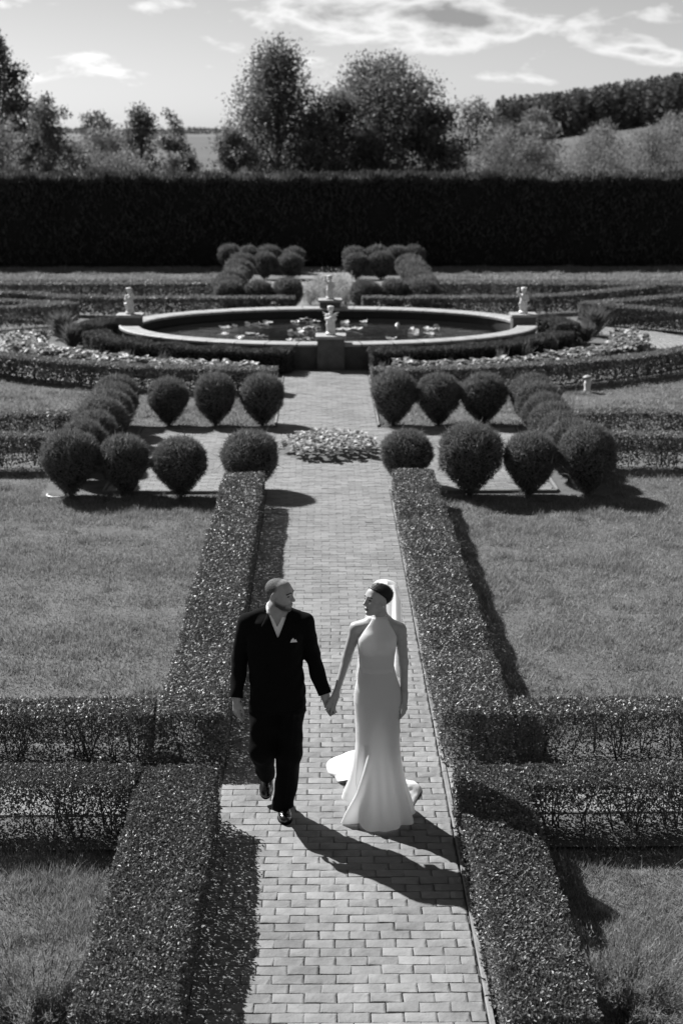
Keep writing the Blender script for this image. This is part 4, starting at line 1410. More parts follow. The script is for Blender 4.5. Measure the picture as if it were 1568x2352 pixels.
tree('bushy_tree', 'broad bush on the meadow at the far right', (24.0, 104, 0), 5.3, 2.8, 6000, (.22, .10), 'tree_pale', 304, 'dome', TG, lumps=30)
tree('tree', 'grey-leaved tree behind the tall narrow one at the left edge', (-16.2, 74, 0), 7.4, 2.2, 9000, (.17, .10), 'tree_leaf', 305, 'oval', TG, lumps=34)
tree('bushy_tree', 'round bush at the foot of the wooded hill, left one', (17.6, 120, 0), 6.6, 2.3, 4500, (.28, .14), 'tree_pale', 91, 'dome', TG, lumps=26)
tree('bushy_tree', 'small dark bush at the foot of the wooded hill, right one', (22.8, 120, 0), 5.6, 1.5, 3000, (.26, .14), 'tree_leaf', 92, 'dome', TG, lumps=16)
tree('bushy_tree', 'low bush on the meadow below the wooded hill', (15.0, 105, 0), 5.2, 2.2, 4000, (.26, .14), 'tree_pale', 93, 'dome', TG, lumps=22)
tree('bushy_tree', 'long low bush at the right of the meadow', (27.5, 112, 0), 6.2, 3.6, 6000, (.28, .14), 'tree_pale', 94, 'dome', TG, lumps=36)
for i, (x, y, h, rr, lab) in enumerate([(-2.9, 57, 3.4, .8, 'tufted weeds showing over the tall hedge below the tallest tree'), (-9.5, 57, 3.5, 1.1, 'tufted weeds showing over the tall hedge left of centre'), (11.0, 58, 3.5, 1.6, 'tufted weeds showing over the tall hedge right of the willows'), (-14.5, 57, 3.7, 1.2, 'tufted weeds showing over the tall hedge at the left edge')]):
    tree('weedy_bush', lab, (x, y, 0), h, rr, 2500, (.16, .04), 'tree_pale', 200 + i, 'dome', TG, cat='bush', lumps=14, up=.9)

# wooded hill on the right
r = np.random.default_rng(95)
mb = MB()
hx = np.linspace(20, 420, 41); hy = np.linspace(170, 640, 30)
HX, HY = np.meshgrid(hx, hy)


def hill_z(X, Y):
    a = np.clip((X - 22) / 90, 0, 1); b = np.clip((Y - 175) / 150, 0, 1)
    return 9.0 * (a * a * (3 - 2 * a)) * (b * b * (3 - 2 * b)) + 1.5 * np.clip((Y - 175) / 60, 0, 1) - .4


HZ = hill_z(HX, HY)
v = np.column_stack([HX.ravel(), HY.ravel(), HZ.ravel()])
f = [(i * 41 + j, i * 41 + j + 1, (i + 1) * 41 + j + 1, (i + 1) * 41 + j) for i in range(29) for j in range(40)]
mb.add(v, f)
structure(mb.build('hill', M['meadow'], None, True), 'low grassy hill under the wood on the right', 'hill')
P_, D_, L_, W_ = [], [], [], []
ntr = 1250
tx = r.uniform(36, 150, ntr); ty = 305 + r.uniform(0, 1, ntr) ** 1.5 * 70
tx = np.where(tx < ty * .118, ty * .118 + r.uniform(0, 40, ntr), tx)
tmb = MB()
for x, y in zip(tx, ty):
    zb = float(hill_z(np.array([x]), np.array([y]))[0])
    h = r.uniform(7.4, 9.6); R_ = h * r.uniform(.15, .22)
    n = 82
    t = r.uniform(.03, 1, n); a = r.uniform(0, 6.28, n)
    rr = R_ * (1 - t) ** .75 * r.uniform(.6, 1.1, n)
    P_.append(np.column_stack([x + rr * np.cos(a) * .4, y + rr * np.sin(a) * .4, zb + t * h]))
    D_.append(np.column_stack([np.cos(a), np.sin(a), r.uniform(-.3, .9, n)]))
    L_.append(rr * .9 + .5); W_.append(np.full(n, .55))
    tmb.tube([(x, y, zb), (x, y, zb + h * .9)], [.16, .04], 3, cap=False)
P_ = np.concatenate(P_); D_ = np.concatenate(D_)
V, F = leaf_quads(P_, D_, unit(r.normal(size=P_.shape)), np.concatenate(L_), np.concatenate(W_), .1)
tmb.add(V, F)
tag(tmb.build('wood', M['forest']), 'dense conifer wood covering the hill on the right', 'wood', None, 'stuff')
# thin band of wood on the horizon
mb = MB()
n = 9000
x = r.uniform(-900, 900, n); y = r.uniform(1300, 1360, n)
zt = 4.5 + 1.3 * np.sin(x * .011) + .8 * np.sin(x * .05 + 1)
P_ = np.column_stack([x, y, r.uniform(0, 1, n) * zt])
V, F = leaf_quads(P_, unit(np.column_stack([r.normal(size=n), r.normal(size=n) * .2, r.uniform(0, 1, n)])), unit(r.normal(size=(n, 3))), np.full(n, 3.5), np.full(n, 2.5), .1)
mb.add(V, F)
tag(mb.build('distant_wood', M['forest']), 'thin dark strip of distant wood on the horizon', 'wood', None, 'stuff')

# ------------------------------------------------------------------ figures: smooth distance fields turned into one surface
def surface_nets(d, lo, h):
    ins = d < 0
    nx, ny, nz = d.shape
    cnt = np.zeros((nx - 1, ny - 1, nz - 1), np.int8)
    for a in (0, 1):
        for b in (0, 1):
            for c in (0, 1):
                cnt += ins[a:nx - 1 + a, b:ny - 1 + b, c:nz - 1 + c]
    act = (cnt > 0) & (cnt < 8)
    idx = np.argwhere(act)
    vid = np.full(act.shape, -1, np.int32)
    vid[act] = np.arange(len(idx))
    corners = [(a, b, c) for a in (0, 1) for b in (0, 1) for c in (0, 1)]
    val = np.stack([d[idx[:, 0] + a, idx[:, 1] + b, idx[:, 2] + c] for a, b, c in corners], 1)
    acc = np.zeros((len(idx), 3)); num = np.zeros(len(idx))
    for i in range(8):
        for j in range(i + 1, 8):
            df = np.array(corners[j]) - np.array(corners[i])
            if np.abs(df).sum() != 1: continue
            va, vb = val[:, i], val[:, j]
            cr = (va < 0) != (vb < 0)
            t = np.where(cr, va / np.where(cr, va - vb, 1), 0)
            acc += np.where(cr[:, None], np.array(corners[i]) + t[:, None] * df, 0)
            num += cr
    q = idx + acc / num[:, None]
    V = np.stack([np.interp(q[:, i], np.arange(len(ax)), ax) for i, ax in enumerate(h)], 1) if isinstance(h, list) else np.asarray(lo) + q * h
    F = []
    for ax in range(3):
        sl0 = [slice(None)] * 3; sl1 = [slice(None)] * 3
        sl0[ax] = slice(0, -1); sl1[ax] = slice(1, None)
        o1, o2 = [(1, 2), (2, 0), (0, 1)][ax]
        for q in (o1, o2):
            sl0[q] = slice(1, -1); sl1[q] = slice(1, -1)
        A_, B_ = ins[tuple(sl0)], ins[tuple(sl1)]
        for flip, msk in ((False, A_ & ~B_), (True, ~A_ & B_)):
            e = np.argwhere(msk)
            if not len(e): continue
            e[:, o1] += 1; e[:, o2] += 1
            def cell(d1, d2):
                c = e.copy(); c[:, o1] -= d1; c[:, o2] -= d2
                return vid[c[:, 0], c[:, 1], c[:, 2]]
            quad = np.stack([cell(1, 1), cell(0, 1), cell(0, 0), cell(1, 0)], 1)
            F.append(quad[:, ::-1] if flip else quad)
    return V, np.concatenate(F)


class Field:
    def __init__(self, lo, hi, h, fine=None, hf=.0036):
        self.lo = np.array(lo, float); self.h = h
        n = np.ceil((np.array(hi, float) - self.lo) / h).astype(int) + 1
        self.ax = [(self.lo[i] + np.arange(n[i]) * h) for i in range(3)]
        if fine:                                   # closer layers where the face and hands are
            z, zs = lo[2], []
            while z < hi[2]:
                zs.append(z)
                z += hf if any(a <= z <= b for a, b in fine) else h * 1.9
            self.ax[2] = np.array(zs)
        self.d = np.full([len(a) for a in self.ax], 1.0, np.float32)

    def sub(self, lo, hi):
        s = []
        for i in range(3):
            a = int(np.clip(np.searchsorted(self.ax[i], lo[i]) - 1, 0, self.d.shape[i] - 1))
            b = int(np.clip(np.searchsorted(self.ax[i], hi[i]) + 2, a + 1, self.d.shape[i]))
            s.append(slice(a, b))
        x = self.ax[0][s[0]][:, None, None]; y = self.ax[1][s[1]][None, :, None]; z = self.ax[2][s[2]][None, None, :]
        return tuple(s), x, y, z

    def full(self):
        return self.ax[0][:, None, None], self.ax[1][None, :, None], self.ax[2][None, None, :]

    def union(self, s, v, k):
        a = self.d[s]
        if k <= 0:
            self.d[s] = np.minimum(a, v)
        else:
            hh = np.maximum(k - np.abs(a - v), 0) / k
            self.d[s] = np.minimum(a, v) - hh * hh * k * .25

    def cut(self, s, v, k):
        a = -self.d[s]
        hh = np.maximum(k - np.abs(a - v), 0) / max(k, 1e-6)
        self.d[s] = -(np.minimum(a, v) - hh * hh * k * .25)

    def cone(self, p0, p1, r0, r1, k=.02, off=0.0, flat=None, cut=False):
        p0 = np.array(p0, float); p1 = np.array(p1, float)
        m = max(r0, r1) + k + .03 + abs(off)
        s, x, y, z = self.sub(np.minimum(p0, p1) - m, np.maximum(p0, p1) + m)
        v = p1 - p0
        L2 = max(v @ v, 1e-9)
        px, py, pz = x - p0[0], y - p0[1], z - p0[2]
        t = np.clip((px * v[0] + py * v[1] + pz * v[2]) / L2, 0, 1)
        qx, qy, qz = px - t * v[0], py - t * v[1], pz - t * v[2]
        if flat is not None:                       # flat: (axis, factor) thins the limb along an axis
            ax, fac = np.array(flat[0], float), flat[1]
            ax /= np.linalg.norm(ax)
            dd = qx * ax[0] + qy * ax[1] + qz * ax[2]
            e = (1 / fac - 1) * dd
            qx, qy, qz = qx + e * ax[0], qy + e * ax[1], qz + e * ax[2]
        val = np.sqrt(qx * qx + qy * qy + qz * qz) - (r0 + (r1 - r0) * t) - off
        (self.cut if cut else self.union)(s, val.astype(np.float32), k)

    def ell(self, c, r, k=.02, R=None, off=0.0, cut=False):
        c = np.array(c, float); r = np.array(r, float) + off
        m = r.max() + k + .03
        s, x, y, z = self.sub(c - m, c + m)
        px, py, pz = x - c[0], y - c[1], z - c[2]
        if R is not None:
            px, py, pz = (R[0, 0] * px + R[1, 0] * py + R[2, 0] * pz, R[0, 1] * px + R[1, 1] * py + R[2, 1] * pz, R[0, 2] * px + R[1, 2] * py + R[2, 2] * pz)
        k0 = np.sqrt((px / r[0]) ** 2 + (py / r[1]) ** 2 + (pz / r[2]) ** 2)
        k1 = np.sqrt((px / r[0] ** 2) ** 2 + (py / r[1] ** 2) ** 2 + (pz / r[2] ** 2) ** 2) + 1e-9
        val = k0 * (k0 - 1) / k1
        (self.cut if cut else self.union)(s, val.astype(np.float32), k)

    def loft(self, rows, k=.03, off=0.0, p=2.3):
        """rows of (z, cx, cy, half width, half depth)"""
        rows = np.array(sorted(rows), float)
        z0, z1 = rows[0, 0], rows[-1, 0]
        lo = [(rows[:, 1] - rows[:, 3]).min() - .08, (rows[:, 2] - rows[:, 4]).min() - .08, z0 - .08]
        hi = [(rows[:, 1] + rows[:, 3]).max() + .08, (rows[:, 2] + rows[:, 4]).max() + .08, z1 + .08]
        s, x, y, z = self.sub(lo, hi)
        g = [np.interp(z, rows[:, 0], rows[:, i]) for i in range(1, 5)]
        a, b = g[2] + off, g[3] + off
        q = (np.abs((x - g[0]) / a) ** p + np.abs((y - g[1]) / b) ** p) ** (1 / p)
        val = (q - 1) * np.minimum(a, b)
        val = np.maximum(val, np.maximum(z - z1, z0 - z))
        self.union(s, val.astype(np.float32), k)

    def mesh(self, name, mat, smooth=True, relax=1):
        V, F = surface_nets(self.d, self.lo, self.ax)
        for _ in range(relax):
            acc = np.zeros_like(V); n = np.zeros(len(V))
            for a, b in ((0, 1), (1, 2), (2, 3), (3, 0)):
                np.add.at(acc, F[:, a], V[F[:, b]]); np.add.at(n, F[:, a], 1)
                np.add.at(acc, F[:, b], V[F[:, a]]); np.add.at(n, F[:, b], 1)
            V = V * .5 + .5 * acc / np.maximum(n, 1)[:, None]
        return np_mesh(name, V, F, mat, smooth)


def head_frame(c, yaw, pitch=0.0, roll=0.0):
    """local axes: x to the figure's left, y forward, z up; yaw 0 faces the camera (-Y)"""
    return Matrix.Rotation(yaw, 3, 'Z') @ Matrix.Rotation(math.pi, 3, 'Z') @ Matrix.Rotation(pitch, 3, 'X') @ Matrix.Rotation(roll, 3, 'Y')


class Head:
    def __init__(self, c, yaw, pitch=0, roll=0, sc=1.0, fem=False):
        self.c = np.array(c, float); self.R = np.array(head_frame(c, yaw, pitch, roll)); self.s = sc; self.fem = fem

    def P(self, x, y, z):
        return self.c + self.R @ (np.array([x, y, z]) * self.s)

    def local(self, x, y, z):
        px, py, pz = (x - self.c[0]) / self.s, (y - self.c[1]) / self.s, (z - self.c[2]) / self.s
        R = self.R
        return (R[0, 0] * px + R[1, 0] * py + R[2, 0] * pz, R[0, 1] * px + R[1, 1] * py + R[2, 1] * pz, R[0, 2] * px + R[1, 2] * py + R[2, 2] * pz)

    def build(self, F, off=0.0, ears=True):
        s, P, R, fem = self.s, self.P, self.R, self.fem
        E = lambda c, r, k, cut=False: F.ell(P(*c), np.array(r) * s, k * s, R, off, cut)
        C = lambda a, b, r0, r1, k, cut=False: F.cone(P(*a), P(*b), r0 * s, r1 * s, k * s, off, None, cut)
        E((0, -.018, .030), (.074, .094, .080), .02)                     # skull
        E((0, .020, .015), (.066, .072, .085), .03)                      # forehead and face block
        E((0, .035, -.050), (.056, .056, .062), .03)                     # mid face
        jw = .046 if fem else .053
        for sx in (-1, 1):
            C((sx * jw, -.005, -.058), (sx * .018, .070, -.098), .022, .017, .03)   # jaw
            C((sx * .050, .045, -.018), (sx * .030, .070, -.030), .020, .018, .03)  # cheek bone
        E((0, .074, -.098), (.022, .020, .019) if not fem else (.018, .018, .017), .02)   # chin
        b = .010 if fem else .013
        C((-.036, .076, .030), (.036, .076, .030), b, b, .02)            # brow
        for sx in (-1, 1):
            E((sx * .031, .100, .008), (.017, .017, .012), .014, True)   # eye socket
            E((sx * .031, .0765, .007), (.0135, .0125, .0105), .004)     # eyeball under lids
            C((sx * .018, .087, .0155), (sx * .044, .078, .0145), .0045, .004, .004)   # upper lid
        C((0, .086, .022), (0, .1105, -.022), .0085, .0105, .010)        # nose ridge
        E((0, .112, -.026), (.0125, .0125, .0105), .008)                 # tip
        for sx in (-1, 1):
            E((sx * .0125, .098, -.031), (.0085, .011, .0085), .007)     # nostril wings
        E((0, .0955, -.0595), (.024, .010, .0065), .006)                 # upper lip
        E((0, .0945, -.0715), (.021, .010, .0075), .006)                 # lower lip
        C((-.018, .1065, -.0655), (.018, .1065, -.0655), .0022, .0022, .004, True)
        E((0, .095, -.083), (.018, .010, .006), .008, True)              # dip above the chin
        if ears:
            for sx in (-1, 1):
                Re = R @ np.array(Matrix.Rotation(sx * .35, 3, 'Z') @ Matrix.Rotation(-.18, 3, 'X'))
                F.ell(P(sx * .078, -.012, -.002), np.array((.010, .021, .033)) * s, .008 * s, Re, off)
                F.ell(P(sx * .088, -.008, .002), np.array((.008, .012, .020)) * s, .006 * s, Re, 0, True)


def fingers(F, chains, k=.004):
    for ch in chains:
        pts, radii = ch
        for i in range(len(pts) - 1):
            F.cone(pts[i], pts[i + 1], radii[i], radii[i + 1], k)


def hand(F, wrist, down, side, back, sc=1.0, curl=.5, thumb_out=.5):
    """relaxed hand: down = towards the fingertips, side = towards the thumb, back = out of the back of the hand"""
    w = np.array(wrist, float)
    d = unit(np.array(down, float)); b = np.array(back, float); b = unit(b - d * (b @ d)); t = np.cross(d, b)
    if t @ np.array(side, float) < 0: t = -t
    S = sc
    for i, o in enumerate((-.030, -.010, .010, .028)):                  # palm
        F.cone(w + t * o * .55 * S, w + d * (.085 + .006 * (1 - abs(i - 1.8) / 2)) * S + t * o * S, .017 * S, .0125 * S, .012, 0, (b, .75))
    F.cone(w - d * .05 * S, w + d * .02 * S, .029 * S, .027 * S, .02, 0, (b, .72))
    Ls = [(.032, .022, .018), (.040, .027, .021), (.044, .030, .022), (.040, .026, .021)]
    for (l0, l1, l2), o, cc in zip(Ls, (-.030, -.010, .010, .028), (1.15, 1.0, .9, .75)):
        p = w + d * .088 * S + t * o * S
        a = curl * .55 * cc
        pts = [p - d * .01 * S]
        q = p
        for ln in (l0, l1, l2):
            q = q + (d * math.cos(a) - b * math.sin(a) + t * o * .8) * ln * S
            pts.append(q); a += curl * .75 * cc
        fingers(F, [(pts, [.0096 * S, .0088 * S, .0080 * S, .0066 * S])], .002)
    base = w + d * .022 * S + t * .026 * S - b * .006 * S
    p1 = base + (d * .75 + t * .6 * thumb_out - b * .35) * .045 * S
    p2 = p1 + (d * .95 + t * .15 * thumb_out - b * .3) * .032 * S
    p3 = p2 + (d * 1.0 - t * .1 - b * .25) * .026 * S
    fingers(F, [([base, p1, p2, p3], [.0155 * S, .0125 * S, .0105 * S, .008 * S])], .008)


# ---- the man
MX = -.335
man = None
MH = Head((-.308, 9.476, 1.702), math.radians(66), math.radians(-5), math.radians(0), .97)
F = Field((-.76, 9.22, -.02), (.16, 9.92, 1.86), .0044, [(.76, 1.0), (1.55, 1.86)])
MH.build(F)
F.cone((-.335, 9.515, 1.54), (-.318, 9.49, 1.66), .062, .056, .03)
F.cone((-.338, 9.49, 1.49), (-.335, 9.49, 1.60), .05, .05, .04)
chest = [(.88, -.335, 9.50, .135, .085), (1.12, -.335, 9.495, .145, .09), (1.38, -.337, 9.495, .165, .10), (1.50, -.337, 9.51, .14, .075), (1.56, -.336, 9.515, .075, .06)]
F.loft(chest, .03)
F.cone((-.50, 9.51, 1.475), (-.335, 9.515, 1.53), .045, .05, .05)
F.cone((-.17, 9.51, 1.475), (-.335, 9.515, 1.53), .045, .05, .05)
R_ARM = [(-.545, 9.505, 1.465), (-.598, 9.555, 1.20), (-.625, 9.45, .935)]
L_ARM = [(-.130, 9.505, 1.465), (-.088, 9.535, 1.22), (.004, 9.425, .965)]
for arm in (R_ARM, L_ARM):
    F.cone(arm[0], arm[1], .048, .042, .02)
    F.cone(arm[1], arm[2], .041, .029, .02)
R_LEG = [(-.425, 9.50, .90), (-.452, 9.425, .535), (-.432, 9.715, .205)]
L_LEG = [(-.255, 9.50, .90), (-.252, 9.435, .52), (-.298, 9.505, .10)]
for leg in (R_LEG, L_LEG):
    F.cone(leg[0], leg[1], .085, .056, .03)
    F.cone(leg[1], leg[2], .054, .036, .02)
F.cone((-.298, 9.51, .07), (-.285, 9.40, .04), .032, .03, .02)
F.cone((-.432, 9.73, .18), (-.434, 9.67, .09), .032, .03, .02)
hand(F, (-.627, 9.447, .915), (.02, -.10, -1), (.35, -.8, 0), (-.75, -.65, .1), .95, .62, .5)
# his left hand, lying behind hers
wr = np.array([.010, 9.424, .945]); kn = np.array([.036, 9.412, .880])
F.cone((.004, 9.425, .975), wr, .029, .028, .02, 0, ((.3, -1, 0), .8))
for o in (-.027, -.009, .009, .026):
    off = np.array([.75, .35, .35]) * o
    F.cone(wr + off * .6, kn + off, .016, .0125, .012)
    t1 = kn + off + np.array([.010, .000, -.026])
    t2 = t1 + np.array([.012, -.012, -.016])
    t3 = t2 + np.array([.008, -.018, -.004])
    fingers(F, [([kn + off, t1, t2, t3], [.0108, .0094, .0086, .0070])], .002)
fingers(F, [([wr + [.012, -.012, -.004], wr + [.034, -.044, -.020], wr + [.050, -.056, -.040], wr + [.054, -.056, -.058]], [.0150, .0122, .0104, .0085])], .008)
man = obj('person', F.mesh('person', M['skin']))
tag(man, 'man in black double-breasted suit walking, looking at the bride', 'man', 'the couple walking hand in hand')


def folds(F, amp, seed, sc=14.0, lim=None):
    x, y, z = F.full()
    r = np.random.default_rng(seed)
    w = np.zeros(F.d.shape, np.float32)
    for o in range(7):
        kx, ky, kz = r.normal(size=3) * sc * np.array([1, 1, .75]) * (1 + o * .25)
        w += np.sin(x * kx + y * ky + z * kz + r.uniform(0, 6.28)).astype(np.float32)
    if lim is not None: w *= lim(x, y, z).astype(np.float32)
    F.d += w * amp / 2.5


coat_rows = [(.862, -.332, 9.475, .205, .135), (.98, -.334, 9.478, .198, .132), (1.14, -.336, 9.485, .190, .120), (1.30, -.337, 9.49, .200, .127), (1.42, -.338, 9.495, .205, .125), (1.50, -.338, 9.505, .185, .10), (1.535, -.337, 9.51, .13, .085), (1.56, -.337, 9.515, .085, .072)]


def jacket_field(off):
    F = Field((-.78, 9.26, .82), (.16, 9.76, 1.68), .0060)
    F.loft(coat_rows, .02, off, 2.4)
    for sx, sh in ((-1, -.545), (1, -.130)):
        F.cone((MX + sx * .06, 9.517, 1.556), (sh + sx * .004, 9.505, 1.502), .045, .043, .03, off)
        F.ell((sh - sx * .004, 9.505, 1.500), (.062, .062, .046), .02, None, off)
    for arm, rr in ((R_ARM, (.066, .058, .050)), (L_ARM, (.066, .057, .048))):
        F.cone(arm[0], arm[1], rr[0], rr[1], .018, off)
        F.cone(arm[1], arm[2], rr[1] * .98, rr[2], .02, off)
    folds(F, .0055, 5, 17, lambda x, y, z: np.clip((1.5 - z) * 6, .15, 1) + 0 * x)
    x, y, z = F.full()
    # open front: V down to the button point, and flat cuffs
    hw = (z - 1.405) * .42
    wedge = np.maximum(np.abs(x + .322) - hw, 1.40 - z)
    wedge = np.maximum(wedge, y - 9.50)
    hole = np.sqrt((x + .330) ** 2 + ((y - 9.50) / 1.05) ** 2) - .070
    hole = np.maximum(hole, 1.535 - z)
    return F, wedge, hole


F, wedge, hole = jacket_field(0.0)
x, y, z = F.full()
F.d = np.maximum(F.d, -wedge.astype(np.float32))
F.d = np.maximum(F.d, -hole.astype(np.float32))
for arm, s_ in ((R_ARM, 1), (L_ARM, 1)):
    a, b = np.array(arm[1]), np.array(arm[2]); n = unit(b - a)
    side = ((x - b[0]) * n[0] + (y - b[1]) * n[1] + (z - b[2]) * n[2]) + .0
    near_ = np.sqrt((x - b[0]) ** 2 + (y - b[1]) ** 2 + (z - b[2]) ** 2) < .085
    F.d = np.where(near_, np.maximum(F.d, side), F.d).astype(np.float32)
F.d = np.maximum(F.d, (.866 + .004 * np.sin(x * 20) - z).astype(np.float32))
jacket = obj('jacket', F.mesh('jacket', M['suit']), man)
# lapels lie on the jacket front
F, wedge, hole = jacket_field(.0075)
x, y, z = F.full()
hw = (z - 1.405) * .42
outer = np.where(z < 1.485, (z - 1.36) * .85 + .012, .118 - (z - 1.485) * .55)
lap = np.maximum(np.abs(x + .322) - outer, 1.36 - z)
lap = np.maximum(lap, z - 1.585)
lap = np.maximum(lap, y - 9.465)
notch = np.maximum(np.abs(z - 1.487) - .004, .085 - np.abs(x + .322))
F.d = np.maximum(np.maximum(F.d, lap), np.maximum(-wedge, -hole)).astype(np.float32)
F.d = np.maximum(F.d, (y - 9.53).astype(np.float32))
obj('lapel', F.mesh('lapel', M['suit']), man)
# collar of the jacket round the neck
F = Field((-.46, 9.40, 1.50), (-.21, 9.62, 1.66), .004)
F.cone((-.337, 9.517, 1.50), (-.330, 9.500, 1.628), .104, .086, 0)
x, y, z = F.full()
F.d = np.maximum(F.d, -(np.sqrt((x + .3325) ** 2 + (y - 9.508) ** 2) - np.interp(z, [1.5, 1.628], [.088, .0735]) * 1.0)).astype(np.float32)
F.d = np.maximum(F.d, (y - 9.500 - 0 * x - (z - 1.6) * .4)).astype(np.float32) if False else np.maximum(F.d, (9.475 - y) + 0 * x).astype(np.float32)
F.d = np.maximum(F.d, (z - 1.592) + 0 * x - (y - 9.5) * .35).astype(np.float32)
obj('coat_collar', F.mesh('coat_collar', M['suit']), man)
# shirt: front under the V, collar open at the throat
F = Field((-.48, 9.32, 1.30), (-.18, 9.62, 1.67), .004)
F.loft([(1.30, -.337, 9.49, .17, .112), (1.42, -.338, 9.492, .17, .112), (1.50, -.338, 9.50, .15, .088), (1.55, -.337, 9.512, .085, .072)], .02, 0, 2.3)
F.cone((-.337, 9.512, 1.52), (-.331, 9.500, 1.625), .079, .0715, .015)
x, y, z = F.full()
inner = np.sqrt((x + .333) ** 2 + (y - 9.505) ** 2) - np.interp(z, [1.5, 1.62], [.068, .0600])
F.d = np.maximum(F.d, np.where(z > 1.555, -inner, -1)).astype(np.float32)
hwc = (z - 1.478) * .52
vv = np.maximum(np.maximum(np.abs(x + .326) - hwc, 1.478 - z), y - 9.50)
F.d = np.maximum(F.d, -vv).astype(np.float32)
F.d = np.maximum(F.d, (z - 1.612) + 0 * x - (y - 9.5) * .35).astype(np.float32)
obj('shirt', F.mesh('shirt', M['shirt']), man)
# trousers
F = Field((-.62, 9.26, .0), (-.10, 9.86, 1.0), .0060)
F.loft([(.84, -.335, 9.495, .180, .118), (.93, -.335, 9.495, .17, .112), (1.0, -.335, 9.495, .165, .11)], .02)
F.cone((-.245, 9.495, .87), (-.250, 9.435, .52), .104, .089, .05)
F.cone((-.250, 9.435, .52), (-.303, 9.492, .06), .089, .078, .03)
F.cone((-.430, 9.495, .87), (-.452, 9.425, .545), .104, .088, .05)
F.cone((-.452, 9.425, .545), (-.430, 9.690, .225), .086, .066, .03)
folds(F, .0048, 9, 15)
x, y, z = F.full()
crease = np.exp(-((x + .25 + (.52 - z) * .10) / .012) ** 2) * np.exp(-((y - 9.36) / .05) ** 2) * (z < .85)
F.d -= (crease * .007).astype(np.float32)
F.d = np.maximum(F.d, (.055 + .012 * np.sin((x + .3) * 30) - z)).astype(np.float32)
n = unit(np.array(R_LEG[2]) - np.array(R_LEG[1])); b = np.array([-.430, 9.690, .225])
F.d = np.maximum(F.d, np.where((x < -.345) & (z < .4), (x - b[0]) * n[0] + (y - b[1]) * n[1] + (z - b[2]) * n[2] - .01, -1)).astype(np.float32)
obj('trousers', F.mesh('trousers', M['suit']), man)


def shoe(heel, toe, up, name='shoe'):
    heel = np.array(heel, float); toe = np.array(toe, float)
    d = unit(toe - heel); up = np.array(up, float); up = unit(up - d * (up @ d)); s = np.cross(d, up)
    L = np.linalg.norm(toe - heel)
    lo = np.minimum(heel, toe) - .11; hi = np.maximum(heel, toe) + .13
    F = Field(lo, hi, .0035)
    Rm = np.stack([s, d, up], 1)
    F.ell(heel + d * .045 + up * .045, (.036, .050, .050), .02, Rm)
    F.ell(heel + d * L * .5 + up * .040, (.040, .095, .038), .03, Rm)
    F.ell(heel + d * (L - .085) + up * .030, (.049, .085, .034), .02, Rm)
    F.ell(heel + d * (L - .045) + up * .024, (.040, .045, .026), .02, Rm)
    F.cone(heel + d * .06 + up * .06, heel + d * .06 + up * .10, .038, .036, .02)
    x, y, z = F.full()
    h_ = (x - heel[0]) * up[0] + (y - heel[1]) * up[1] + (z - heel[2]) * up[2]
    q = (x - heel[0]) * d[0] + (y - heel[1]) * d[1] + (z - heel[2]) * d[2]
    F.d = np.maximum(F.d, .004 - h_).astype(np.float32)
    # apron seam of the loafer and strap
    ls = (x - heel[0]) * s[0] + (y - heel[1]) * s[1] + (z - heel[2]) * s[2]
    seam = np.abs(np.sqrt((ls / .030) ** 2 + ((q - L + .10) / .062) ** 2) - 1) * .03 - .002
    F.d += (np.exp(-(seam / .003) ** 2) * .0018 * (h_ > .03)).astype(np.float32)
    strap = np.maximum(np.abs(q - L + .135) - .012, .03 - h_)
    F.d -= ((strap < 0) * .0025).astype(np.float32)
    me = F.mesh(name, M['shoe'])
    o = obj(name, me, man)
    # sole
    G = Field(lo, hi, .0035)
    G.ell(heel + d * .05 + up * .006, (.040, .056, .03), .02, Rm)
    G.ell(heel + d * (L - .085) + up * .006, (.053, .094, .03), .03, Rm)
    G.cone(heel + d * .05 + up * .006, heel + d * (L - .09) + up * .006, .032, .036, .02)
    G.d = np.maximum(G.d, np.maximum(h_ - .012, -.004 - h_)).astype(np.float32)
    obj('sole', G.mesh('sole', M['suit'], relax=0), o)
    return o


shoe((-.318, 9.592, .004), (-.276, 9.318, .004), (0, 0, 1))
shoe((-.425, 9.835, .190), (-.437, 9.640, .050), (0, -.75, .75))
# hair, beard, brows, eyes
def head_shell(H, off, region, name, mat, parent, h=.003, ears=False, fade=.022, thin=None):
    F = Field(H.c - .16, H.c + .17, h)
    H.build(F, off, ears)
    lx, ly, lz = H.local(*F.full())
    F.d = np.maximum(F.d, region(lx, ly, lz)).astype(np.float32)
    me = F.mesh(name, mat, relax=1)
    co = np.empty(len(me.vertices) * 3, np.float32); me.vertices.foreach_get('co', co); co = co.reshape(-1, 3)
    q = region(*H.local(co[:, 0], co[:, 1], co[:, 2]))
    q = q + thin(H.local(co[:, 0], co[:, 1], co[:, 2])) * fade if thin else q
    at = me.attributes.new('fade', 'FLOAT', 'POINT')
    at.data.foreach_set('value', np.clip(1 + q / fade, 0, 1).astype(np.float32))
    return obj(name, me, parent)


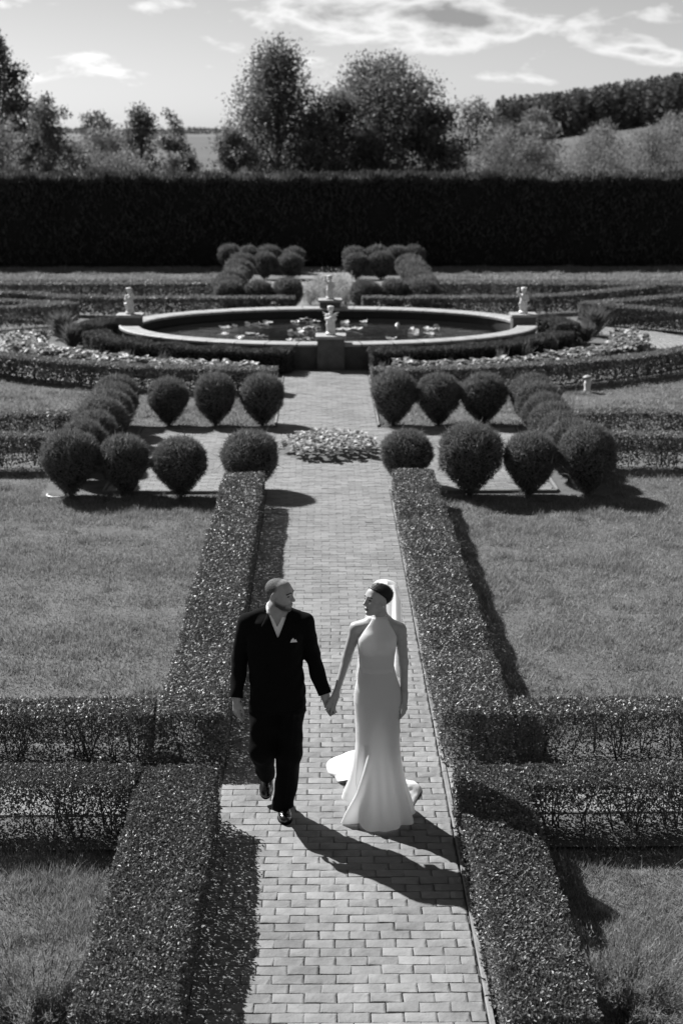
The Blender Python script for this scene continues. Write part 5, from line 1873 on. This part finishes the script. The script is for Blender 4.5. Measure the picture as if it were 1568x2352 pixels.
def strands(shell, H, region, mat, parent, n, ln, wd, mode, fade=.02, seed=3):
    r = np.random.default_rng(seed)
    me = shell.data
    co = np.empty(len(me.vertices) * 3, np.float32); me.vertices.foreach_get('co', co); co = co.reshape(-1, 3).astype(float)
    no = np.empty(len(me.vertices) * 3, np.float32); me.vertices.foreach_get('normal', no); no = no.reshape(-1, 3).astype(float)
    q = region(*H.local(co[:, 0], co[:, 1], co[:, 2]))
    w = np.clip(-q / fade, .04, 1)
    out = np.linalg.norm(co - H.c, axis=1) > .055
    w = w * out
    k = r.choice(len(co), n, p=w / w.sum())
    P = co[k] + r.normal(size=(n, 3)) * .0012
    Nv = no[k]
    if mode == 'back':                       # combed back towards the bun
        tgt = H.P(0, -.11, .035)
        D = tgt - P
        D = D - Nv * (D * Nv).sum(1)[:, None]
        D = unit(D) + Nv * .035
        P = P + Nv * .0012
    else:
        D = unit(Nv * .7 + r.normal(size=(n, 3)) * .35 + np.array([0, 0, -.45]))
    V, F = leaf_quads(P, D, unit(Nv + r.normal(size=(n, 3)) * .3), ln * r.uniform(.6, 1.2, n), np.full(n, wd), .05)
    o = obj('strands', np_mesh('hair_strands', V, F, mat), parent)
    o['kind'] = 'stuff'
    return o


def hair_region(lx, ly, lz):
    line = np.where(ly > .02, .072 + (ly - .02) * .62 + np.clip(np.abs(lx) - .02, 0, 1) * .25, np.where(ly > -.01, .072 - (.02 - ly) * 2.5, -.003 - (-.01 - ly) * .85))
    return line - lz


mhair = head_shell(MH, .0016, hair_region, 'hair', M['buzz'], man, fade=.055, thin=lambda L: np.clip((L[2] - .050) / .035, 0, 1) * .75)
strands(mhair, MH, hair_region, M['strand'], mhair, 5000, .0026, .0009, 'short', .035)


def beard_region(lx, ly, lz):
    top = np.where(ly < .055, -.028 - np.clip(ly, -.02, .06) * .42, -.052)
    mouth = np.sqrt((lx / .026) ** 2 + ((lz + .065) / .013) ** 2) - 1
    r_ = np.maximum(lz - top, -.012 - ly)
    r_ = np.maximum(r_, np.where(ly > .07, -mouth * .013, -1))
    return np.maximum(r_, -.118 - lz)


mbeard = head_shell(MH, .0014, beard_region, 'beard', M['beard'], man)
strands(mbeard, MH, beard_region, M['strand'], mbeard, 2000, .0036, .0009, 'short', .02)


def brow_region(sx, z0, wd, t):
    def f(lx, ly, lz):
        arch = z0 + .010 * (1 - ((lx * sx - .030) / .026) ** 2)
        return np.maximum(np.maximum(np.abs(lz - arch) - t, np.abs(lx * sx - .031) - wd), .05 - ly)
    return f


def eye_region(sx):
    def f(lx, ly, lz):
        return np.maximum(np.sqrt(((lx * sx - .032) / .0145) ** 2 + ((lz - .0065) / .0062) ** 2) * .006 - .006, .05 - ly)
    return f


for sx in (-1, 1):
    head_shell(MH, .0026, brow_region(sx, .023, .023, .0048), 'eyebrow', M['brow'], man, .0022)
    head_shell(MH, .0010, eye_region(sx), 'eye', M['hair'], man, .0022)
# pocket square and buttons
m = MB()
pc = np.array([-.212, 9.352, 1.385])
v = [(-.024, 0, 0), (.026, 0, .004), (-.016, .002, .020), (-.002, -.006, .036), (.006, -.008, .022), (.016, -.004, .026), (.0, .012, 0)]
m.add(np.array(v) + pc, [(0, 4, 2), (2, 4, 3), (0, 1, 4), (1, 5, 4), (0, 2, 6), (2, 3, 6), (1, 6, 5)])
m.build('pocket_square', M['shirt'], man)
for bx, bz in ((-.395, 1.20), (-.285, 1.20), (-.395, 1.08), (-.285, 1.08), (-.405, 1.31), (-.265, 1.31)):
    m = MB()
    yy = 9.49 - .122 * math.sqrt(max(0, 1 - ((bx + .337) / .20) ** 2)) - .004
    m.tube([(bx, yy + .004, bz), (bx, yy - .004, bz)], .009, 10)
    m.build('button', M['suit'], man)

# ---- the bride
BX = .375
WH = Head((.372, 9.452, 1.667), math.radians(-60), math.radians(3), math.radians(2), .92, True)
F = Field((.0, 9.22, .06), (.68, 9.75, 1.83), .0044, [(.76, 1.0), (1.52, 1.83)])
WH.build(F)
F.cone((.394, 9.50, 1.48), (.392, 9.482, 1.62), .047, .046, .02)
F.loft([(.90, .385, 9.47, .150, .10), (1.00, .380, 9.47, .148, .10), (1.17, .373, 9.47, .108, .078), (1.32, .374, 9.465, .125, .088), (1.40, .375, 9.475, .120, .070), (1.47, .378, 9.495, .10, .042), (1.50, .39, 9.50, .05, .04)], .03)
F.cone((.225, 9.495, 1.445), (.385, 9.50, 1.495), .040, .040, .06)
F.cone((.535, 9.495, 1.435), (.395, 9.50, 1.495), .040, .040, .06)
WR = [(.222, 9.492, 1.425), (.160, 9.505, 1.205), (.088, 9.412, .99)]
WL = [(.540, 9.492, 1.415), (.566, 9.535, 1.165), (.572, 9.452, .93)]
for arm in (WR, WL):
    F.cone(arm[0], arm[1], .042, .034, .025)
    F.cone(arm[1], arm[2], .034, .0215, .02)
for sx in (-1, 1):
    F.cone((.385 + sx * .075, 9.465, .90), (.385 + sx * .07, 9.46, .50), .072, .048, .03)
    F.cone((.385 + sx * .07, 9.46, .50), (.385 + sx * .06, 9.48, .10), .046, .03, .02)
hand(F, (.573, 9.447, .912), (-.02, -.13, -1), (-.5, -.8, 0), (.85, -.45, .1), .88, .55, .6)
wr = np.array([.083, 9.404, .968]); kn = np.array([.050, 9.372, .905])
F.cone((.086, 9.408, .985), wr, .0215, .021, .015)
ac = np.array([.86, -.05, -.38])
for i, o in enumerate((-.026, -.009, .009, .025)):
    off = ac * o
    F.cone(wr + off * .55, kn + off, .0150, .0112, .012, 0, ((-.2, 1, -.3), .85))
    d1 = [(-.45, .05, -.75), (-.35, .0, -.9), (-.12, -.05, -1.0), (.10, -.05, -1.0)][i]
    d2 = [(-.85, .55, -.25), (-.75, .6, -.45), (-.15, .35, -.95), (.05, .3, -.95)][i]
    d3 = [(-.55, .8, .2), (-.55, .8, .0), (-.05, .6, -.75), (.05, .5, -.8)][i]
    ls = [(.031, .021, .016), (.034, .023, .018), (.032, .022, .018), (.026, .018, .015)][i]
    q = kn + off
    pts = [q]
    for dd, l_ in zip((d1, d2, d3), ls):
        q = q + unit(np.array(dd)) * l_
        pts.append(q)
    fingers(F, [(pts, [.0098, .0088, .0080, .0066])], .002)
fingers(F, [([wr + [-.010, -.006, -.006], wr + [-.030, -.020, -.030], wr + [-.042, -.024, -.052], wr + [-.046, -.018, -.070]], [.0130, .0108, .0094, .0076])], .006)
bride = obj('person', F.mesh('person', M['skin_w']))
tag(bride, 'bride in white halter gown with veil and train, walking hand in hand', 'woman', 'the couple walking hand in hand')
# bodice of the halter gown
F = Field((.18, 9.30, 1.13), (.58, 9.64, 1.60), .005)
F.loft([(1.13, .373, 9.468, .124, .092), (1.17, .373, 9.468, .120, .088), (1.24, .373, 9.467, .124, .092), (1.32, .374, 9.462, .134, .100), (1.38, .375, 9.465, .136, .100), (1.43, .377, 9.472, .125, .090), (1.48, .384, 9.484, .100, .076), (1.53, .390, 9.492, .064, .062)], .02, .003, 2.2)
for sx in (-1, 1):
    F.ell((.374 + sx * .060, 9.395, 1.365), (.058, .045, .062), .05)
F.cone((.391, 9.496, 1.49), (.391, 9.488, 1.552), .0585, .0545, .012)
x, y, z = F.full()
# cut-away shoulders: the edge runs from the neck band to under the arm
hwid = np.interp(z, [1.375, 1.40, 1.44, 1.49, 1.515, 1.6], [.145, .128, .105, .070, .058, .058])
cutr = np.where(z > 1.37, np.abs(x - np.interp(z, [1.37, 1.5], [.376, .391])) - hwid, -1)
F.d = np.maximum(F.d, cutr).astype(np.float32)
back_low = np.maximum(y - 9.49, 1.40 - z)
F.d = np.maximum(F.d, np.where(z < 1.485, np.where(y > 9.515, z - 1.36, -1), -1)).astype(np.float32)
neck_in = np.sqrt((x - .391) ** 2 + (y - 9.49) ** 2) - .050
F.d = np.maximum(F.d, np.where(z > 1.53, -neck_in, -1)).astype(np.float32)
F.d = np.maximum(F.d, np.maximum(z - 1.553 - (y - 9.49) * .2, 1.135 - z) + 0 * x).astype(np.float32)
F.d += (.0012 * np.exp(-((z - 1.172) / .004) ** 2) + 0 * x + 0 * y).astype(np.float32)
obj('bodice', F.mesh('bodice', M['dress']), bride)

# skirt
nz_, nt_ = 110, 220
zz = np.linspace(0.012, 1.165, nz_)
th = np.linspace(0, 2 * math.pi, nt_, endpoint=False)          # 0 = +X, -90 deg = towards the camera
rows = np.array([(0.0, .395, 9.46, .245, .245), (.10, .392, 9.46, .232, .212), (.25, .388, 9.462, .196, .170), (.42, .384, 9.465, .170, .138), (.60, .382, 9.466, .158, .120), (.75, .383, 9.467, .160, .116), (.90, .385, 9.467, .174, .120), (.99, .381, 9.467, .165, .114), (1.08, .376, 9.467, .139, .100), (1.165, .373, 9.468, .123, .091)])
cx, cy, ra, rb = [np.interp(zz, rows[:, 0], rows[:, i]) for i in range(1, 5)]
T, Z = np.meshgrid(th, zz)


def gau(deg, w):
    d = (np.degrees(T) - deg + 180) % 360 - 180
    return np.exp(-(d / w) ** 2)


low = np.clip((.62 - Z) / .62, 0, 1)
rc = 207 + 42 * np.clip(Z / .52, 0, 1)
ridge = np.clip((.60 - Z) / .60, 0, 1)
fold = 0.066 * gau(rc, 9) * ridge ** .7 - .085 * gau(rc - 19, 10) * ridge ** .7          # sharp ridge running down to the left front corner
fold -= 0.08 * gau(186, 12) * low ** 1.2                    # hollow behind it
fold += 0.025 * gau(158, 16) * low ** 1.2                    # rear left panel
fold += 0.05 * gau(262, 26) * low ** 1.2 - .028 * gau(238, 10) * low ** 1.1
fold += 0.03 * gau(300, 14) * low ** 1.5 - .022 * gau(283, 8) * low ** 1.2
fold += 0.035 * gau(330, 16) * low ** 1.8 - .02 * gau(312, 8) * low
fold += .019 * np.sin(T * 9 + 1) * low ** 1.5 + .006 * np.sin(T * 17 + 3 * Z) * low ** 1.5
fold += .0035 * np.sin(Z * 26 + 2.5 * np.sin(T * 2)) * np.exp(-((Z - .62) / .2) ** 2) * gau(270, 60)
fold += .05 * gau(90, 50) * low ** 1.5
X = cx[:, None] + (ra[:, None] + fold) * np.cos(T)
Y = cy[:, None] + (rb[:, None] + fold) * np.sin(T)
hem = .10 * gau(150, 28) + .045 * gau(180, 16) + .018 * gau(236, 10) + .02 * gau(335, 12)
Zp = Z + hem * np.clip((.35 - Z) / .35, 0, 1)
v = np.stack([X, Y, Zp], -1).reshape(-1, 3)
ii, jj = np.meshgrid(np.arange(nz_ - 1), np.arange(nt_), indexing='ij')
f = np.stack([ii * nt_ + jj, ii * nt_ + (jj + 1) % nt_, (ii + 1) * nt_ + (jj + 1) % nt_, (ii + 1) * nt_ + jj], -1).reshape(-1, 4)
obj('skirt', np_mesh('skirt', v, f, M['dress'], True), bride)

# train lying on the bricks behind her
out = np.array([(.62, 9.56), (.655, 9.60), (.70, 9.74), (.735, 9.87), (.70, 9.98), (.65, 10.0), (.60, 10.08), (.58, 10.3), (.48, 10.52), (.34, 10.60), (.20, 10.55), (.13, 10.48), (.06, 10.42), (.015, 10.31), (.03, 10.16), (.075, 10.08), (.105, 9.99), (.15, 10.05), (.17, 9.90), (.15, 9.80), (.18, 9.68), (.25, 9.58), (.40, 9.52), (.55, 9.52)])
per = []
no = len(out)
for i in range(no):
    for s in np.linspace(0, 1, 6, endpoint=False):
        p0, p1, p2, p3 = out[i - 1], out[i], out[(i + 1) % no], out[(i + 2) % no]
        per.append(.5 * ((2 * p1) + (-p0 + p2) * s + (2 * p0 - 5 * p1 + 4 * p2 - p3) * s * s + (-p0 + 3 * p1 - 3 * p2 + p3) * s ** 3))
per = np.array(per)
c0 = np.array([.39, 9.72])
nr = 26
rr = np.linspace(0, 1, nr)
G = c0 + (per - c0)[None] * rr[:, None, None]
wr_ = snoise(np.column_stack([G.reshape(-1, 2) * 1.0, np.zeros(nr * len(per))]), 17, 77, 3).reshape(nr, -1)
ang = np.arctan2(per[:, 1] - c0[1], per[:, 0] - c0[0])
dist = np.linalg.norm(G - c0, axis=-1)
zt = .24 * np.exp(-(dist / .15) ** 2) + .012 + (.022 * wr_ + .026 * np.abs(np.sin(ang * 6.3 + 2.5 * rr[:, None]))) * np.clip(dist * 4, 0, 1) * (1 - .97 * rr[:, None] ** 5)
zt += (.028 * np.exp(-((ang - math.radians(120)) / .5) ** 2) + .03 * np.exp(-((ang - math.radians(35)) / .4) ** 2))[None] * np.exp(-((rr[:, None] - .7) / .25) ** 2)
zt = np.maximum(zt, .012)
zt[-1] = np.maximum(zt[-1] - .012, .010)
v = np.concatenate([G, zt[..., None]], -1).reshape(-1, 3)
npn = len(per)
ii, jj = np.meshgrid(np.arange(nr - 1), np.arange(npn), indexing='ij')
f = np.stack([ii * npn + jj, ii * npn + (jj + 1) % npn, (ii + 1) * npn + (jj + 1) % npn, (ii + 1) * npn + jj], -1).reshape(-1, 4)
train = obj('train', np_mesh('train', v, f, M['dress'], True), bride)
sm = train.modifiers.new('thickness', 'SOLIDIFY'); sm.thickness = .004; sm.offset = 1

# hair drawn back to a bun, ear, brows, eyes, lips
def bride_hair(lx, ly, lz):
    line = np.where(ly > -.030, .034 + (ly + .012) * .76, np.where(ly > -.048, .020 - (-.030 - ly) * 3.0, -.034 - (-.048 - ly) * .9))
    return line - lz


hr = head_shell(WH, .0055, bride_hair, 'hair', M['hair'], bride)
strands(hr, WH, bride_hair, M['strand_dark'], hr, 5000, .05, .0014, 'back', .008)
F = Field(WH.P(0, -.11, .02) - .09, WH.P(0, -.11, .02) + .09, .004)
F.ell(WH.P(0, -.108, .030), (.036, .026, .036), .01, WH.R)
obj('bun', F.mesh('bun', M['hair']), hr)
for sx in (-1, 1):
    head_shell(WH, .0022, brow_region(sx, .0235, .022, .0036), 'eyebrow', M['brow'], bride, .0022)
    head_shell(WH, .0012, eye_region(sx), 'eye', M['hair'], bride, .0022)
head_shell(WH, .0010, lambda lx, ly, lz: np.maximum(np.sqrt((lx / .023) ** 2 + ((lz + .0655) / .0115) ** 2) * .0115 - .0115, .07 - ly), 'lips', M['lip'], bride, .0022)
m = MB(); p = WH.P(-.083, -.004, -.038)
m.lathe([(.0001, -.005), (.004, -.003), (.005, 0), (.004, .003), (.0001, .005)], p, 8)
m.build('earring', M['pearl'], bride, True)

# veil: gathered over the bun, falling behind the shoulders
nu, nv = 41, 46
vz = np.linspace(0, 1, nv)
zv = np.interp(vz, [0, .04, .10, .18, .30, .6, 1], [1.785, 1.782, 1.766, 1.725, 1.64, 1.36, 1.00])
wv_ = np.interp(vz, [0, .04, .10, .18, .30, .6, 1], [.03, .060, .082, .096, .108, .145, .17])
dv = np.interp(vz, [0, .04, .10, .18, .30, .6, 1], [.018, .045, .070, .085, .075, .075, .08])
cxv = np.interp(vz, [0, .1, .3, .45, 1], [.415, .428, .436, .425, .40])
cyv = np.interp(vz, [0, .1, .3, 1], [9.505, 9.510, 9.545, 9.62])
u = np.linspace(-1, 1, nu)
aa = np.radians(90 - u * 104)
Xv = cxv[:, None] + wv_[:, None] * np.cos(aa)[None]
Yv = cyv[:, None] + dv[:, None] * np.sin(aa)[None]
pl = (np.sin(u * 19)[None] * .006 + np.sin(u * 33 + 1)[None] * .003) * np.clip((vz - .12) * 3, 0, 1)[:, None]
Xv = Xv + pl * np.cos(aa)[None]; Yv = Yv + pl * np.sin(aa)[None] * 2
v = np.stack([Xv, Yv, np.repeat(zv[:, None], nu, 1) - .03 * (np.abs(u) ** 3)[None] * np.clip(1 - vz * 6, 0, 1)[:, None]], -1).reshape(-1, 3)
ii, jj = np.meshgrid(np.arange(nv - 1), np.arange(nu - 1), indexing='ij')
f = np.stack([ii * nu + jj, ii * nu + jj + 1, (ii + 1) * nu + jj + 1, (ii + 1) * nu + jj], -1).reshape(-1, 4)
obj('veil', np_mesh('veil', v, f, M['veil'], True), bride)


# ------------------------------------------------------------------ cherub statues on the fountain plinths
def cherub(label, loc, rz, pose):
    F = Field((-.22, -.22, -.02), (.22, .22, .68), .0085)
    F.ell((0, 0, .03), (.11, .10, .045), .02)
    F.cone((-.045, .01, .06), (-.05, -.01, .22), .042, .05, .03)
    F.cone((.045, -.01, .06), (.045, -.02, .22), .042, .05, .03)
    F.ell((0, 0, .29), (.085, .075, .085), .03)
    F.ell((0, .005, .37), (.078, .062, .085), .03)
    F.cone((0, 0, .43), (0, 0, .48), .035, .03, .02)
    F.ell((0, -.005, .535), (.062, .066, .07), .015)
    F.ell((0, -.065, .525), (.012, .015, .012), .012)
    for k in range(9):
        a = k * .7
        F.ell((.05 * math.cos(a), .012 + .045 * math.sin(a), .575), (.024, .024, .022), .01)
    if pose == 'wings':
        for sx in (-1, 1):
            for q in range(4):
                F.cone((sx * .03, .06, .40 - q * .015), (sx * (.165 - q * .025), .085, .455 - q * .06), .022, .012, .012, 0, ((0, 1, 0), .5))
            F.cone((sx * .075, 0, .41), (sx * .095, -.04, .33), .030, .026, .02)
            F.cone((sx * .095, -.04, .33), (sx * .02, -.10, .36), .026, .02, .02)
        F.ell((0, -.11, .365), (.035, .03, .03), .015)
    elif pose == 'raised':
        F.cone((-.075, 0, .42), (-.14, -.01, .47), .030, .026, .02)
        F.cone((-.14, -.01, .47), (-.125, -.02, .55), .025, .02, .02)
        F.ell((-.125, -.02, .565), (.03, .025, .025), .01)
        F.cone((.075, 0, .41), (.10, -.03, .31), .03, .026, .02)
        F.cone((.10, -.03, .31), (.03, -.085, .28), .026, .02, .02)
        F.cone((.09, .03, .36), (-.08, -.03, .22), .02, .022, .02)
    else:
        F.cone((-.075, 0, .41), (-.105, -.03, .32), .030, .026, .02)
        F.cone((-.105, -.03, .32), (-.02, -.09, .40), .026, .02, .02)
        F.cone((.075, 0, .41), (.105, -.02, .36), .03, .026, .02)
        F.cone((.105, -.02, .36), (.05, -.06, .48), .026, .02, .02)
        F.cone((-.10, .02, .22), (.09, .03, .19), .035, .04, .03)
    o = obj('cherub_statue', F.mesh('cherub_statue', M['marble']), None, loc)
    o.rotation_euler = (0, 0, rz)
    tag(o, label, 'statue', 'cherub statues on the fountain plinths')


cherub('white winged cherub statue on the front plinth of the fountain', (FC[0] + .03, FC[1] - 3.18, .70), 0, 'wings')
cherub('white cherub statue on the left plinth, arms folded to its chest', (FC[0] - 4.55, FC[1] + .02, .74), .5, 'folded')
cherub('white cherub statue with one arm raised on the right plinth', (FC[0] + 4.47, FC[1] - .02, .74), -.3, 'raised')
cherub('white cherub statue on the rear plinth before the airy shrubs', (FC[0] + .05, FC[1] + 3.14, .71), .3, 'raised')
